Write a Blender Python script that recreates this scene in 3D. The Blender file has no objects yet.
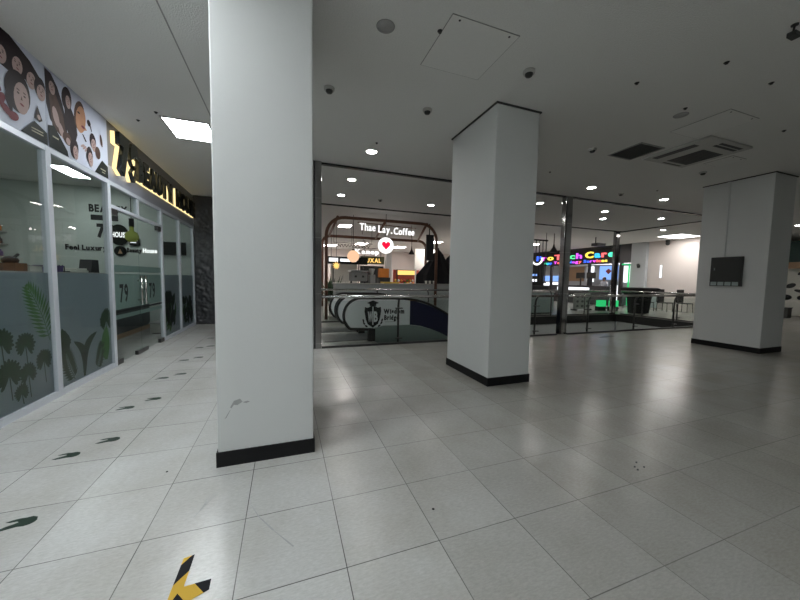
import bpy, bmesh, math, random
from mathutils import Vector, Matrix
random.seed(7)
S = 0.84                      # drawing unit -> metres
COL = bpy.context.scene.collection
PI = math.pi
H = 4.37                      # ceiling height (drawing units)
RAIL_Y = 7.65
WLOC = {}

# ------------------------------------------------------------------ materials
def nt(name):
    m = bpy.data.materials.new(name); m.use_nodes = True
    n = m.node_tree; n.nodes.clear()
    out = n.nodes.new('ShaderNodeOutputMaterial')
    return m, n, out
POSTER = {'spec': 0.08}
def pbr(name, col, rough=0.5, metal=0.0, emit=None, es=0.0, noise=0.0, nscale=20.0, bump=0.0, bscale=60.0, spec=0.5, coat=0.0):
    m, n, out = nt(name)
    b = n.nodes.new('ShaderNodeBsdfPrincipled')
    b.inputs['Base Color'].default_value = (*col, 1)
    b.inputs['Roughness'].default_value = rough
    b.inputs['Metallic'].default_value = metal
    b.inputs['Specular IOR Level'].default_value = spec
    b.inputs['Coat Weight'].default_value = coat
    if emit:
        b.inputs['Emission Color'].default_value = (*emit, 1)
        b.inputs['Emission Strength'].default_value = es
    tc = n.nodes.new('ShaderNodeTexCoord')
    if noise:
        nz = n.nodes.new('ShaderNodeTexNoise'); nz.inputs['Scale'].default_value = nscale; nz.inputs['Detail'].default_value = 4
        n.links.new(tc.outputs['Object'], nz.inputs['Vector'])
        mx = n.nodes.new('ShaderNodeMix'); mx.data_type = 'RGBA'
        mx.inputs['A'].default_value = (*[c * (1 - noise) for c in col], 1)
        mx.inputs['B'].default_value = (*[min(1, c * (1 + noise)) for c in col], 1)
        n.links.new(nz.outputs['Fac'], mx.inputs['Factor'])
        n.links.new(mx.outputs['Result'], b.inputs['Base Color'])
    if bump:
        nb = n.nodes.new('ShaderNodeTexNoise'); nb.inputs['Scale'].default_value = bscale; nb.inputs['Detail'].default_value = 3
        n.links.new(tc.outputs['Object'], nb.inputs['Vector'])
        bp = n.nodes.new('ShaderNodeBump'); bp.inputs['Strength'].default_value = bump; bp.inputs['Distance'].default_value = 0.01
        n.links.new(nb.outputs['Fac'], bp.inputs['Height']); n.links.new(bp.outputs['Normal'], b.inputs['Normal'])
    n.links.new(b.outputs[0], out.inputs[0])
    return m
def emis(name, col, s):
    m, n, out = nt(name)
    e = n.nodes.new('ShaderNodeEmission'); e.inputs[0].default_value = (*col, 1); e.inputs[1].default_value = s
    n.links.new(e.outputs[0], out.inputs[0]); return m
def glass(name, tint=(0.86, 0.9, 0.89), ior=1.5, gain=1.0, rough=0.0):
    m, n, out = nt(name)
    t = n.nodes.new('ShaderNodeBsdfTransparent'); t.inputs[0].default_value = (*tint, 1)
    g = n.nodes.new('ShaderNodeBsdfGlossy'); g.inputs['Roughness'].default_value = rough
    f = n.nodes.new('ShaderNodeFresnel'); f.inputs[0].default_value = ior
    geo = n.nodes.new('ShaderNodeNewGeometry')
    inv = n.nodes.new('ShaderNodeMath'); inv.operation = 'SUBTRACT'; inv.inputs[0].default_value = gain
    sc = n.nodes.new('ShaderNodeMath'); sc.operation = 'MULTIPLY'; sc.inputs[1].default_value = gain
    n.links.new(geo.outputs['Backfacing'], sc.inputs[0]); n.links.new(sc.outputs[0], inv.inputs[1])
    mu = n.nodes.new('ShaderNodeMath'); mu.operation = 'MULTIPLY'; mu.use_clamp = True
    n.links.new(f.outputs[0], mu.inputs[0]); n.links.new(inv.outputs[0], mu.inputs[1])
    mx = n.nodes.new('ShaderNodeMixShader')
    n.links.new(mu.outputs[0], mx.inputs[0]); n.links.new(t.outputs[0], mx.inputs[1]); n.links.new(g.outputs[0], mx.inputs[2])
    n.links.new(mx.outputs[0], out.inputs[0]); return m
def film(name, col, trans=0.35, rough=0.35):
    m, n, out = nt(name)
    b = n.nodes.new('ShaderNodeBsdfPrincipled'); b.inputs['Base Color'].default_value = (*col, 1); b.inputs['Roughness'].default_value = rough
    t = n.nodes.new('ShaderNodeBsdfTranslucent'); t.inputs[0].default_value = (*[min(1, c * 1.5) for c in col], 1)
    mx = n.nodes.new('ShaderNodeMixShader'); mx.inputs[0].default_value = trans
    n.links.new(b.outputs[0], mx.inputs[1]); n.links.new(t.outputs[0], mx.inputs[2]); n.links.new(mx.outputs[0], out.inputs[0]); return m

def floor_material():
    m, n, out = nt('vinyl_floor_tile')
    N = lambda t: n.nodes.new(t)
    b = N('ShaderNodeBsdfPrincipled'); geo = N('ShaderNodeNewGeometry')
    mp = N('ShaderNodeMapping'); mp.vector_type = 'POINT'
    k = 1.0 / (0.6 * S)
    mp.inputs['Scale'].default_value = (k, k, k)
    mp.inputs['Location'].default_value = (0.4563, -3.895 + 20.0, 0)
    mp.inputs['Location'].default_value = (20.4563, 20 - 3.895, 0)
    n.links.new(geo.outputs['Position'], mp.inputs['Vector'])
    sep = N('ShaderNodeSeparateXYZ'); n.links.new(mp.outputs[0], sep.inputs[0])
    def math_(op, a, bb=None, clamp=False):
        x = N('ShaderNodeMath'); x.operation = op; x.use_clamp = clamp
        for i, v in enumerate((a, bb)):
            if v is None: continue
            if isinstance(v, (int, float)): x.inputs[i].default_value = v
            else: n.links.new(v, x.inputs[i])
        return x.outputs[0]
    lines = []
    for ax in ('X', 'Y'):
        fr = math_('FRACT', sep.outputs[ax])
        d = math_('ABSOLUTE', math_('SUBTRACT', fr, 0.5))        # .5 at a joint
        ln = N('ShaderNodeMapRange'); ln.clamp = True
        ln.inputs['From Min'].default_value = 0.4935; ln.inputs['From Max'].default_value = 0.4975
        n.links.new(d, ln.inputs['Value']); lines.append(ln.outputs[0])
    joint = math_('MAXIMUM', lines[0], lines[1])
    # joint visibility varies from place to place
    vz = N('ShaderNodeTexNoise'); vz.inputs['Scale'].default_value = 0.55; vz.inputs['Detail'].default_value = 2
    n.links.new(mp.outputs[0], vz.inputs['Vector'])
    vr = N('ShaderNodeMapRange'); vr.inputs['From Min'].default_value = 0.4; vr.inputs['From Max'].default_value = 0.6
    vr.inputs['To Min'].default_value = 0.55; vr.inputs['To Max'].default_value = 0.95
    n.links.new(vz.outputs['Fac'], vr.inputs['Value'])
    joint = math_('MULTIPLY', joint, vr.outputs[0])
    # tile to tile tone
    fl = N('ShaderNodeVectorMath'); fl.operation = 'FLOOR'; n.links.new(mp.outputs[0], fl.inputs[0])
    wn = N('ShaderNodeTexWhiteNoise'); wn.noise_dimensions = '2D'; n.links.new(fl.outputs[0], wn.inputs['Vector'])
    # mottling
    n1 = N('ShaderNodeTexNoise'); n1.inputs['Scale'].default_value = 16; n1.inputs['Detail'].default_value = 5; n1.inputs['Roughness'].default_value = 0.75
    st = N('ShaderNodeMapping'); st.inputs['Scale'].default_value = (1, 3.0, 1); n.links.new(mp.outputs[0], st.inputs['Vector']); n.links.new(st.outputs[0], n1.inputs['Vector'])
    n2 = N('ShaderNodeTexNoise'); n2.inputs['Scale'].default_value = 0.7; n2.inputs['Detail'].default_value = 6; n2.inputs['Roughness'].default_value = 0.62
    n.links.new(mp.outputs[0], n2.inputs['Vector'])
    c1 = N('ShaderNodeValToRGB'); e = c1.color_ramp.elements
    e[0].position = 0.28; e[0].color = (0.54, 0.54, 0.525, 1); e[1].position = 0.72; e[1].color = (0.73, 0.73, 0.72, 1)
    n.links.new(n1.outputs['Fac'], c1.inputs[0])
    c2 = N('ShaderNodeValToRGB'); e = c2.color_ramp.elements
    e[0].position = 0.25; e[0].color = (0.80, 0.78, 0.74, 1); e[1].position = 0.62; e[1].color = (1, 1, 1, 1)
    n.links.new(n2.outputs['Fac'], c2.inputs[0])
    mul = N('ShaderNodeMix'); mul.data_type = 'RGBA'; mul.blend_type = 'MULTIPLY'; mul.inputs['Factor'].default_value = 1
    n.links.new(c1.outputs[0], mul.inputs['A']); n.links.new(c2.outputs[0], mul.inputs['B'])
    tone = N('ShaderNodeMapRange'); tone.inputs['To Min'].default_value = 0.96; tone.inputs['To Max'].default_value = 1.03
    n.links.new(wn.outputs['Value'], tone.inputs['Value'])
    mt = N('ShaderNodeMix'); mt.data_type = 'RGBA'; mt.blend_type = 'MULTIPLY'; mt.inputs['Factor'].default_value = 1
    n.links.new(mul.outputs['Result'], mt.inputs['A']); n.links.new(tone.outputs[0], mt.inputs['B'])
    # tiles turn greyer and darker tile by tile along x, from the near pillar on
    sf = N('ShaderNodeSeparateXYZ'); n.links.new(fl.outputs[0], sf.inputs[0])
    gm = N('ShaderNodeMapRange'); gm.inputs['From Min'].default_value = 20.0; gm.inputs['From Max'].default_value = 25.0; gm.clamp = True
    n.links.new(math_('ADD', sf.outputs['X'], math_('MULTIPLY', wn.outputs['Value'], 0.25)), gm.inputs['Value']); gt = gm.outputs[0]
    grey_mix = N('ShaderNodeMix'); grey_mix.data_type = 'RGBA'; grey_mix.blend_type = 'MULTIPLY'; grey_mix.inputs['B'].default_value = (0.70, 0.685, 0.65, 1)
    n.links.new(gt, grey_mix.inputs['Factor']); n.links.new(mt.outputs['Result'], grey_mix.inputs['A']); mt = grey_mix
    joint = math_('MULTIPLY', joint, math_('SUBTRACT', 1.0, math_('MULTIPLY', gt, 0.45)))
    fin = N('ShaderNodeMix'); fin.data_type = 'RGBA'; fin.inputs['B'].default_value = (0.045, 0.045, 0.042, 1)
    n.links.new(joint, fin.inputs['Factor']); n.links.new(mt.outputs['Result'], fin.inputs['A'])
    n.links.new(fin.outputs['Result'], b.inputs['Base Color'])
    rr = N('ShaderNodeMapRange'); rr.inputs['From Min'].default_value = 0.3; rr.inputs['From Max'].default_value = 0.7
    rr.inputs['To Min'].default_value = 0.265; rr.inputs['To Max'].default_value = 0.19
    n.links.new(n2.outputs['Fac'], rr.inputs['Value']); n.links.new(rr.outputs[0], b.inputs['Roughness'])
    b.inputs['Specular IOR Level'].default_value = 0.5
    bp = N('ShaderNodeBump'); bp.inputs['Strength'].default_value = 0.12; bp.inputs['Distance'].default_value = 0.004
    n.links.new(n1.outputs['Fac'], bp.inputs['Height']); n.links.new(bp.outputs[0], b.inputs['Normal'])
    n.links.new(b.outputs[0], out.inputs[0]); return m

def stripes(name, ca, cb, period, ang, off=0.0):
    m, n, out = nt(name)
    b = n.nodes.new('ShaderNodeBsdfPrincipled'); b.inputs['Roughness'].default_value = 0.55; b.inputs['Specular IOR Level'].default_value = 0.15
    tc = n.nodes.new('ShaderNodeTexCoord'); mp = n.nodes.new('ShaderNodeMapping')
    mp.inputs['Rotation'].default_value = (0, 0, ang); mp.inputs['Location'].default_value = (off, 0, 0)
    n.links.new(tc.outputs['Object'], mp.inputs[0])
    sp = n.nodes.new('ShaderNodeSeparateXYZ'); n.links.new(mp.outputs[0], sp.inputs[0])
    d = n.nodes.new('ShaderNodeMath'); d.operation = 'DIVIDE'; d.inputs[1].default_value = period; n.links.new(sp.outputs['X'], d.inputs[0])
    f = n.nodes.new('ShaderNodeMath'); f.operation = 'FRACT'; n.links.new(d.outputs[0], f.inputs[0])
    g = n.nodes.new('ShaderNodeMath'); g.operation = 'GREATER_THAN'; g.inputs[1].default_value = 0.5; n.links.new(f.outputs[0], g.inputs[0])
    mx = n.nodes.new('ShaderNodeMix'); mx.data_type = 'RGBA'; mx.inputs['A'].default_value = (*ca, 1); mx.inputs['B'].default_value = (*cb, 1)
    n.links.new(g.outputs[0], mx.inputs['Factor']); n.links.new(mx.outputs['Result'], b.inputs['Base Color'])
    n.links.new(b.outputs[0], out.inputs[0]); return m

M = {}
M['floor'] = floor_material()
M['ceiling'] = pbr('acoustic_ceiling', (0.74, 0.74, 0.72), 0.95, noise=0.10, nscale=90, bump=0.5, bscale=75, spec=0.1)
M['white'] = pbr('white_wall_paint', (0.72, 0.735, 0.73), 0.62, noise=0.02, nscale=3, bump=0.06, bscale=30, spec=0.3)
M['skirt'] = pbr('black_skirting_vinyl', (0.008, 0.008, 0.009), 0.45, noise=0.2, spec=0.25)
M['alu'] = pbr('silver_aluminium', (0.66, 0.70, 0.76), 0.38, 0.25, noise=0.04, nscale=8)
M['aluband'] = pbr('silver_panel', (0.42, 0.44, 0.52), 0.4, 0.55, noise=0.03, nscale=5)
M['steel'] = pbr('dark_mirror_steel', (0.34, 0.34, 0.34), 0.13, 1.0, noise=0.08, nscale=2)
M['rail'] = pbr('stainless_rail', (0.55, 0.55, 0.54), 0.16, 1.0, noise=0.05, nscale=10)
M['railpost'] = pbr('dark_rail_post', (0.10, 0.10, 0.10), 0.3, 0.8, noise=0.1)
M['glass'] = glass('shop_glass', (0.88, 0.905, 0.90), 1.45, 0.8)
M['railglass'] = glass('rail_glass', (0.93, 0.955, 0.945), 1.45, 0.8)
M['film'] = film('frosted_film', (0.31, 0.36, 0.39), 0.5, 0.3)
M['filmdoor'] = film('frosted_door_film', (0.36, 0.46, 0.435), 0.45, 0.3)
M['leaf'] = pbr('leaf_print', (0.015, 0.044, 0.015), 0.6, noise=0.45, nscale=9)
M['leaf2'] = pbr('light_leaf_print', (0.06, 0.17, 0.04), 0.6, noise=0.4, nscale=9)
M['fascia'] = pbr('grey_fascia', (0.17, 0.17, 0.18), 0.5, 0.2, noise=0.04)
M['black'] = pbr('matte_black', (0.012, 0.012, 0.013), 0.5, noise=0.2)
M['blackgloss'] = pbr('gloss_black', (0.010, 0.012, 0.010), 0.2, noise=0.2)
M['blackcloth'] = pbr('black_cloth', (0.008, 0.008, 0.010), 0.85, noise=0.3, nscale=6, bump=0.3, bscale=15)
M['dark'] = pbr('dark_grey_metal', (0.045, 0.047, 0.045), 0.55, 0.2, noise=0.1)
M['grey'] = pbr('mid_grey', (0.30, 0.30, 0.29), 0.6, noise=0.06)
M['ceilplate'] = pbr('ceiling_plate_paint', (0.76, 0.76, 0.74), 0.8, noise=0.03, spec=0.1)
M['plastic'] = pbr('aged_white_plastic', (0.46, 0.46, 0.44), 0.5, noise=0.05)
M['speaker'] = pbr('grey_speaker_mesh', (0.40, 0.40, 0.40), 0.8, noise=0.25, nscale=300)
M['tarp'] = pbr('dark_grey_tarpaulin', (0.055, 0.058, 0.064), 0.34, noise=0.25, nscale=3, bump=0.7, bscale=5)
M['panel_light'] = emis('fluorescent_diffuser', (0.93, 0.98, 1.0), 36.0)
M['down_light'] = emis('downlight_lens', (1.0, 0.97, 0.92), 88.0)
M['soft_light'] = emis('dim_panel_light', (1.0, 0.96, 0.93), 17.0)
M['hall_light'] = emis('hall_panel_light', (1.0, 0.90, 0.87), 45.0)
M['salon_light'] = emis('salon_panel_light', (0.95, 1.0, 0.98), 24.0)
M['warm'] = emis('warm_sign_edge', (1.0, 0.80, 0.38), 1.5)
M['white_emit'] = emis('white_sign_light', (1, 1, 1), 1.5)
M['soft_white'] = emis('lit_white_panel', (0.93, 0.95, 1.0), 1.8)
M['soft_blue'] = emis('lit_blue_panel', (0.25, 0.45, 1.0), 1.2)
M['red_emit'] = emis('red_heart_light', (1.0, 0.01, 0.06), 1.0)
M['peach'] = emis('peach_lamp_glow', (1.0, 0.62, 0.38), 1.0)
M['green_emit'] = emis('green_neon', (0.05, 0.9, 0.28), 0.75)
M['amber'] = emis('amber_glow', (1.0, 0.62, 0.18), 1.4)
M['purple_emit'] = emis('violet_screen', (0.45, 0.35, 1.0), 1.0)
M['wood'] = pbr('brown_wood', (0.14, 0.065, 0.040), 0.5, noise=0.3, nscale=12)
M['tan'] = pbr('tan_board', (0.42, 0.27, 0.16), 0.6, noise=0.1)
M['orange'] = pbr('orange_plastic', (0.80, 0.28, 0.05), 0.5, noise=0.1)
M['yellow'] = pbr('yellow_plastic', (0.75, 0.50, 0.07), 0.5, noise=0.1)
M['red'] = pbr('red_fabric', (0.50, 0.10, 0.07), 0.7, noise=0.2)
M['kiosk'] = pbr('grey_kiosk_panel', (0.46, 0.48, 0.48), 0.35, noise=0.05)
M['teal'] = pbr('pale_teal_panel', (0.42, 0.50, 0.49), 0.4, noise=0.05)
M['escwhite'] = pbr('escalator_white_vinyl', (0.84, 0.86, 0.88), 0.35, noise=0.02)
M['navy'] = pbr('navy_vinyl', (0.008, 0.010, 0.050), 0.4, noise=0.15)
M['rubber'] = pbr('black_rubber', (0.012, 0.012, 0.012), 0.4, noise=0.1)
M['escskirt'] = pbr('escalator_cladding', (0.27, 0.33, 0.31), 0.3, 0.3, noise=0.06)
M['step'] = pbr('ribbed_step_metal', (0.18, 0.18, 0.18), 0.4, 0.8, noise=0.2, nscale=30)
M['beige'] = pbr('beige_wall_paint', (0.72, 0.66, 0.62), 0.7, noise=0.02, nscale=3, spec=0.2)
M['paleblue'] = pbr('pale_grey_wall', (0.52, 0.55, 0.57), 0.7, noise=0.03, spec=0.2)
M['salonwall'] = pbr('salon_wall_paint', (0.60, 0.66, 0.62), 0.7, noise=0.03, spec=0.2)
M['darkwall'] = pbr('dark_shopfront', (0.03, 0.033, 0.036), 0.35, noise=0.1)
M['brownbox'] = pbr('brown_card', (0.16, 0.085, 0.05), 0.7, noise=0.2)
M['purple'] = pbr('purple_plastic', (0.10, 0.06, 0.20), 0.5, noise=0.1)
M['cream'] = pbr('cream_cloth', (0.70, 0.70, 0.64), 0.8, noise=0.1)
M['olive'] = pbr('olive_lamp_glass', (0.20, 0.24, 0.06), 0.25, emit=(0.5, 0.6, 0.1), es=0.10, noise=0.1)
M['step_green'] = pbr('dark_green_sticker', (0.012, 0.035, 0.022), 0.55, noise=0.4, nscale=40)
M['greenboard'] = pbr('dark_green_board', (0.045, 0.050, 0.012), 0.5, noise=0.15)
M['deepgreen'] = pbr('deep_green_board', (0.005, 0.045, 0.035), 0.5, noise=0.1)
M['skin'] = pbr('skin', (0.55, 0.34, 0.25), 0.55, noise=0.05)
M['hair'] = pbr('dark_hair', (0.012, 0.009, 0.008), 0.5, noise=0.2)
M['shirt'] = pbr('white_shirt', (0.65, 0.68, 0.74), 0.8, noise=0.04)
M['scuff'] = pbr('grey_scuff', (0.40, 0.41, 0.41), 0.7, noise=0.2)
M['posterwhite'] = pbr('poster_white', (0.55, 0.58, 0.68), 0.55, noise=0.08, nscale=4, **POSTER)
M['pskin'] = pbr('poster_skin_tone', (0.40, 0.29, 0.27), 0.55, noise=0.12, nscale=10, **POSTER)
M['pskin2'] = pbr('poster_warm_skin', (0.42, 0.22, 0.13), 0.55, noise=0.2, nscale=10, **POSTER)
M['phair'] = pbr('poster_dark_hair', (0.030, 0.022, 0.024), 0.55, noise=0.3, nscale=14, **POSTER)
M['pbrown'] = pbr('poster_brown_hair', (0.085, 0.052, 0.042), 0.55, noise=0.4, nscale=14, **POSTER)
M['pred'] = pbr('poster_maroon', (0.16, 0.035, 0.045), 0.55, noise=0.3, nscale=14, **POSTER)
M['pcard'] = pbr('poster_dark_card', (0.022, 0.026, 0.024), 0.55, noise=0.1, **POSTER)
M['ptext'] = pbr('poster_card_text', (0.40, 0.38, 0.28), 0.55, noise=0.1, **POSTER)
M['tape'] = stripes('hazard_tape', (0.72, 0.45, 0.06), (0.012, 0.012, 0.016), 0.155 * S, math.radians(38), 0.03)
M['tapeb'] = stripes('hazard_tape_cross', (0.72, 0.45, 0.06), (0.012, 0.012, 0.016), 0.155 * S, math.radians(-38), 0.055)

# ------------------------------------------------------------------ mesh builder
class MB:
    def __init__(s): s.v = []; s.f = []; s.m = []; s.sm = []
    def add(s, vs, fs, m=0, smooth=False):
        o = len(s.v); s.v += [tuple(p) for p in vs]
        for f in fs: s.f.append([i + o for i in f]); s.m.append(m); s.sm.append(smooth)
        return s
    def box(s, x0, x1, y0, y1, z0, z1, m=0):
        vs = [(x, y, z) for x in (x0, x1) for y in (y0, y1) for z in (z0, z1)]
        return s.add(vs, [(0, 1, 3, 2), (4, 6, 7, 5), (0, 4, 5, 1), (2, 3, 7, 6), (0, 2, 6, 4), (1, 5, 7, 3)], m)
    def cyl(s, p0, p1, r0, r1=None, n=16, m=0, smooth=True):
        return s.tube([p0, p1], [r0, r0 if r1 is None else r1], n, m, smooth)
    def tube(s, pts, r, n=12, m=0, smooth=True, caps=True):
        pts = [Vector(p) for p in pts]; k = len(pts)
        rs = r if isinstance(r, (list, tuple)) else [r] * k
        t0 = (pts[1] - pts[0]).normalized()
        up = Vector((0, 0, 1)) if abs(t0.z) < 0.9 else Vector((1, 0, 0))
        u = t0.cross(up).normalized(); vs = []
        for i, p in enumerate(pts):
            a = pts[max(0, i - 1)]; b = pts[min(k - 1, i + 1)]
            t = (b - a).normalized()
            u = (u - t * u.dot(t)).normalized(); w = t.cross(u)
            for j in range(n):
                an = 2 * PI * j / n
                vs.append(p + (u * math.cos(an) + w * math.sin(an)) * rs[i])
        fs = [(i * n + j, i * n + (j + 1) % n, (i + 1) * n + (j + 1) % n, (i + 1) * n + j) for i in range(k - 1) for j in range(n)]
        s.add(vs, fs, m, smooth)
        if caps:
            s.add(vs[:n], [tuple(range(n))[::-1]], m); s.add(vs[-n:], [tuple(range(n))], m)
        return s
    def lathe(s, prof, c, n=24, m=0, smooth=True):
        vs = [(c[0] + r * math.cos(2 * PI * j / n), c[1] + r * math.sin(2 * PI * j / n), c[2] + z) for r, z in prof for j in range(n)]
        k = len(prof)
        fs = [(i * n + j, i * n + (j + 1) % n, (i + 1) * n + (j + 1) % n, (i + 1) * n + j) for i in range(k - 1) for j in range(n)]
        return s.add(vs, fs, m, smooth)
    def sphere(s, c, r, m=0, n=18, k=10, sq=(1, 1, 1)):
        vs = []; fs = []
        for i in range(k + 1):
            a = PI * i / k
            for j in range(n):
                b = 2 * PI * j / n
                vs.append((c[0] + sq[0] * r * math.sin(a) * math.cos(b), c[1] + sq[1] * r * math.sin(a) * math.sin(b), c[2] - sq[2] * r * math.cos(a)))
        for i in range(k):
            for j in range(n): fs.append((i * n + j, i * n + (j + 1) % n, (i + 1) * n + (j + 1) % n, (i + 1) * n + j))
        return s.add(vs, fs, m, True)
    def prism(s, pts, fr, d0, d1, m=0, mside=None):
        O, X, Y, Nn = fr
        ar = sum(pts[i][0] * pts[(i + 1) % len(pts)][1] - pts[(i + 1) % len(pts)][0] * pts[i][1] for i in range(len(pts)))
        if ar < 0: pts = pts[::-1]
        P = lambda a, b, d: Vector(O) + Vector(X) * a + Vector(Y) * b + Vector(Nn) * d
        n = len(pts)
        vs = [P(a, b, d0) for a, b in pts] + [P(a, b, d1) for a, b in pts]
        s.add(vs, [tuple(range(n, 2 * n)), tuple(range(n))[::-1]], m)
        s.add(vs, [(i, (i + 1) % n, n + (i + 1) % n, n + i) for i in range(n)], m if mside is None else mside)
        return s
    def build(s, name, mats, parent=None, bevel=0.0, smooth_angle=None):
        if not isinstance(mats, (list, tuple)): mats = [mats]
        if parent is not None: base = Vector(WLOC[parent.name])
        else:
            xs = [p[0] for p in s.v]; ys = [p[1] for p in s.v]; zs = [p[2] for p in s.v]
            base = Vector(((min(xs) + max(xs)) / 2, (min(ys) + max(ys)) / 2, min(zs)))
        me = bpy.data.meshes.new(name)
        me.from_pydata([tuple((Vector(p) - base) * S) for p in s.v], [], s.f)
        for m in mats: me.materials.append(M[m] if isinstance(m, str) else m)
        for i, p in enumerate(me.polygons): p.material_index = s.m[i]; p.use_smooth = s.sm[i]
        bm = bmesh.new(); bm.from_mesh(me)
        bmesh.ops.remove_doubles(bm, verts=bm.verts, dist=1e-5)
        bmesh.ops.recalc_face_normals(bm, faces=bm.faces)
        bm.to_mesh(me); bm.free()
        o = bpy.data.objects.new(name, me); COL.objects.link(o)
        if parent is not None: o.parent = parent; WLOC[o.name] = base
        else: o.location = base * S; WLOC[o.name] = base
        if bevel:
            b = o.modifiers.new('edge', 'BEVEL'); b.width = bevel * S; b.segments = 2; b.limit_method = 'ANGLE'
        return o
def empty(name, loc):
    o = bpy.data.objects.new(name, None); o.empty_display_size = 0.1; COL.objects.link(o)
    o.location = Vector(loc) * S; WLOC[o.name] = Vector(loc); return o
def tag(o, label, cat, group=None, kind=None):
    o['label'] = label; o['category'] = cat
    if group: o['group'] = group
    if kind: o['kind'] = kind
    return o
def thing(name, label, cat, loc, group=None): return tag(empty(name, loc), label, cat, group)
def struct(o): o['kind'] = 'structure'; return o
def copy_tree(o, loc=None, parent=None):
    c = o.copy(); COL.objects.link(c)
    if parent is not None: c.parent = parent
    if loc is not None: c.location = Vector(loc) * S
    WLOC[c.name] = Vector(loc) if loc is not None else WLOC[o.name]
    for ch in [k for k in bpy.data.objects if k.parent == o]: copy_tree(ch, None, c)
    return c

FX = lambda x: ((x, 0, 0), (0, 1, 0), (0, 0, 1), (1, 0, 0))      # faces +x: (y, z) plane
FXN = lambda x: ((x, 0, 0), (0, -1, 0), (0, 0, 1), (-1, 0, 0))   # faces -x: (-y, z) plane
FYN = lambda y: ((0, y, 0), (1, 0, 0), (0, 0, 1), (0, -1, 0))    # faces -y: (x, z) plane
FZ = lambda z: ((0, 0, z), (1, 0, 0), (0, 1, 0), (0, 0, 1))
FZN = lambda z: ((0, 0, z), (1, 0, 0), (0, 1, 0), (0, 0, -1))

GL = {}
def glyph(ch, bold):
    if (ch, bold) in GL: return GL[(ch, bold)]
    cu = bpy.data.curves.new('g', 'FONT'); cu.body = ch; cu.size = 1; cu.offset = bold; cu.resolution_u = 3; cu.extrude = 0.5
    ob = bpy.data.objects.new('g', cu); COL.objects.link(ob)
    dg = bpy.context.evaluated_depsgraph_get(); ev = ob.evaluated_get(dg); me = ev.to_mesh()
    vs = [tuple(v.co) for v in me.vertices]; fs = [tuple(p.vertices) for p in me.polygons]; nz = [p.normal.z for p in me.polygons]
    ev.to_mesh_clear(); bpy.data.objects.remove(ob); bpy.data.curves.remove(cu)
    GL[(ch, bold)] = (vs, fs, nz); return GL[(ch, bold)]
def word(s, fr, x0, x1, z0, z1, d0, d1, bold=0.0, gap=0.09, slope=0.0):
    """list of (char, MB) with the word laid out from x0 to x1; z0 = base line, z1 = top of a capital"""
    lay = []; x = 0
    for ch in s:
        if ch == ' ': x += 0.32; continue
        vs, fs, nz = glyph(ch, bold)
        a = min(v[0] for v in vs); b = max(v[0] for v in vs)
        lay.append((ch, x - a, vs, fs, nz)); x += b - a + gap
    w = x - gap; O, X, Y, Nn = [Vector(q) for q in fr]; out = []
    for ch, dx, vs, fs, nz in lay:
        mb = MB(); pts = []
        for v in vs:
            px = x0 + (v[0] + dx) / w * (x1 - x0); pz = z0 + v[1] / 0.72 * (z1 - z0) + slope * px
            pts.append(O + X * px + Y * pz + Nn * (d0 + (v[2] + 0.5) * (d1 - d0)))
        mb.add(pts, fs, 0)
        for i in range(len(fs)): mb.m[i] = 0 if abs(nz[i]) > 0.5 else 1
        out.append((ch, mb))
    return out
def merge(lst):
    r = MB()
    for _, m in lst:
        o = len(r.v); r.v += m.v
        for f, a, b in zip(m.f, m.m, m.sm): r.f.append([i + o for i in f]); r.m.append(a); r.sm.append(b)
    return r
def ell(cx, cy, a, b, n=20, rot=0.0):
    return [(cx + a * math.cos(t) * math.cos(rot) - b * math.sin(t) * math.sin(rot), cy + a * math.cos(t) * math.sin(rot) + b * math.sin(t) * math.cos(rot)) for t in [2 * PI * i / n for i in range(n)]]

# ------------------------------------------------------------------ camera
yaw, pit, rol, foc = 0.3466, -0.0671, 0.0169, 316.94
fw = Vector((math.sin(yaw) * math.cos(pit), math.cos(yaw) * math.cos(pit), math.sin(pit)))
r0 = Vector((math.cos(yaw), -math.sin(yaw), 0)); u0 = r0.cross(fw)
rr = r0 * math.cos(rol) + u0 * math.sin(rol); uu = -r0 * math.sin(rol) + u0 * math.cos(rol)
cd = bpy.data.cameras.new('camera'); cam = bpy.data.objects.new('camera', cd); COL.objects.link(cam)
mw = Matrix((rr, uu, -fw)).transposed().to_4x4(); mw.translation = Vector((0, 0, 1.691)) * S
cam.matrix_world = mw; cd.sensor_width = 36; cd.lens = foc / 800 * 36; cd.clip_start = 0.05; cd.clip_end = 200
bpy.context.scene.camera = cam
sc = bpy.context.scene
sc.view_settings.view_transform = 'Standard'; sc.view_settings.look = 'None'; sc.view_settings.gamma = 1; sc.view_settings.use_curve_mapping = False
sc.view_settings.exposure = 0.0
wd = bpy.data.worlds.new('world'); sc.world = wd; wd.use_nodes = True
wd.node_tree.nodes['Background'].inputs[0].default_value = (0.6, 0.63, 0.66, 1); wd.node_tree.nodes['Background'].inputs[1].default_value = 0.05
sc.cycles.max_bounces = 8; sc.cycles.transparent_max_bounces = 24; sc.cycles.use_denoising = True
sc.cycles.sample_clamp_indirect = 6

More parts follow.
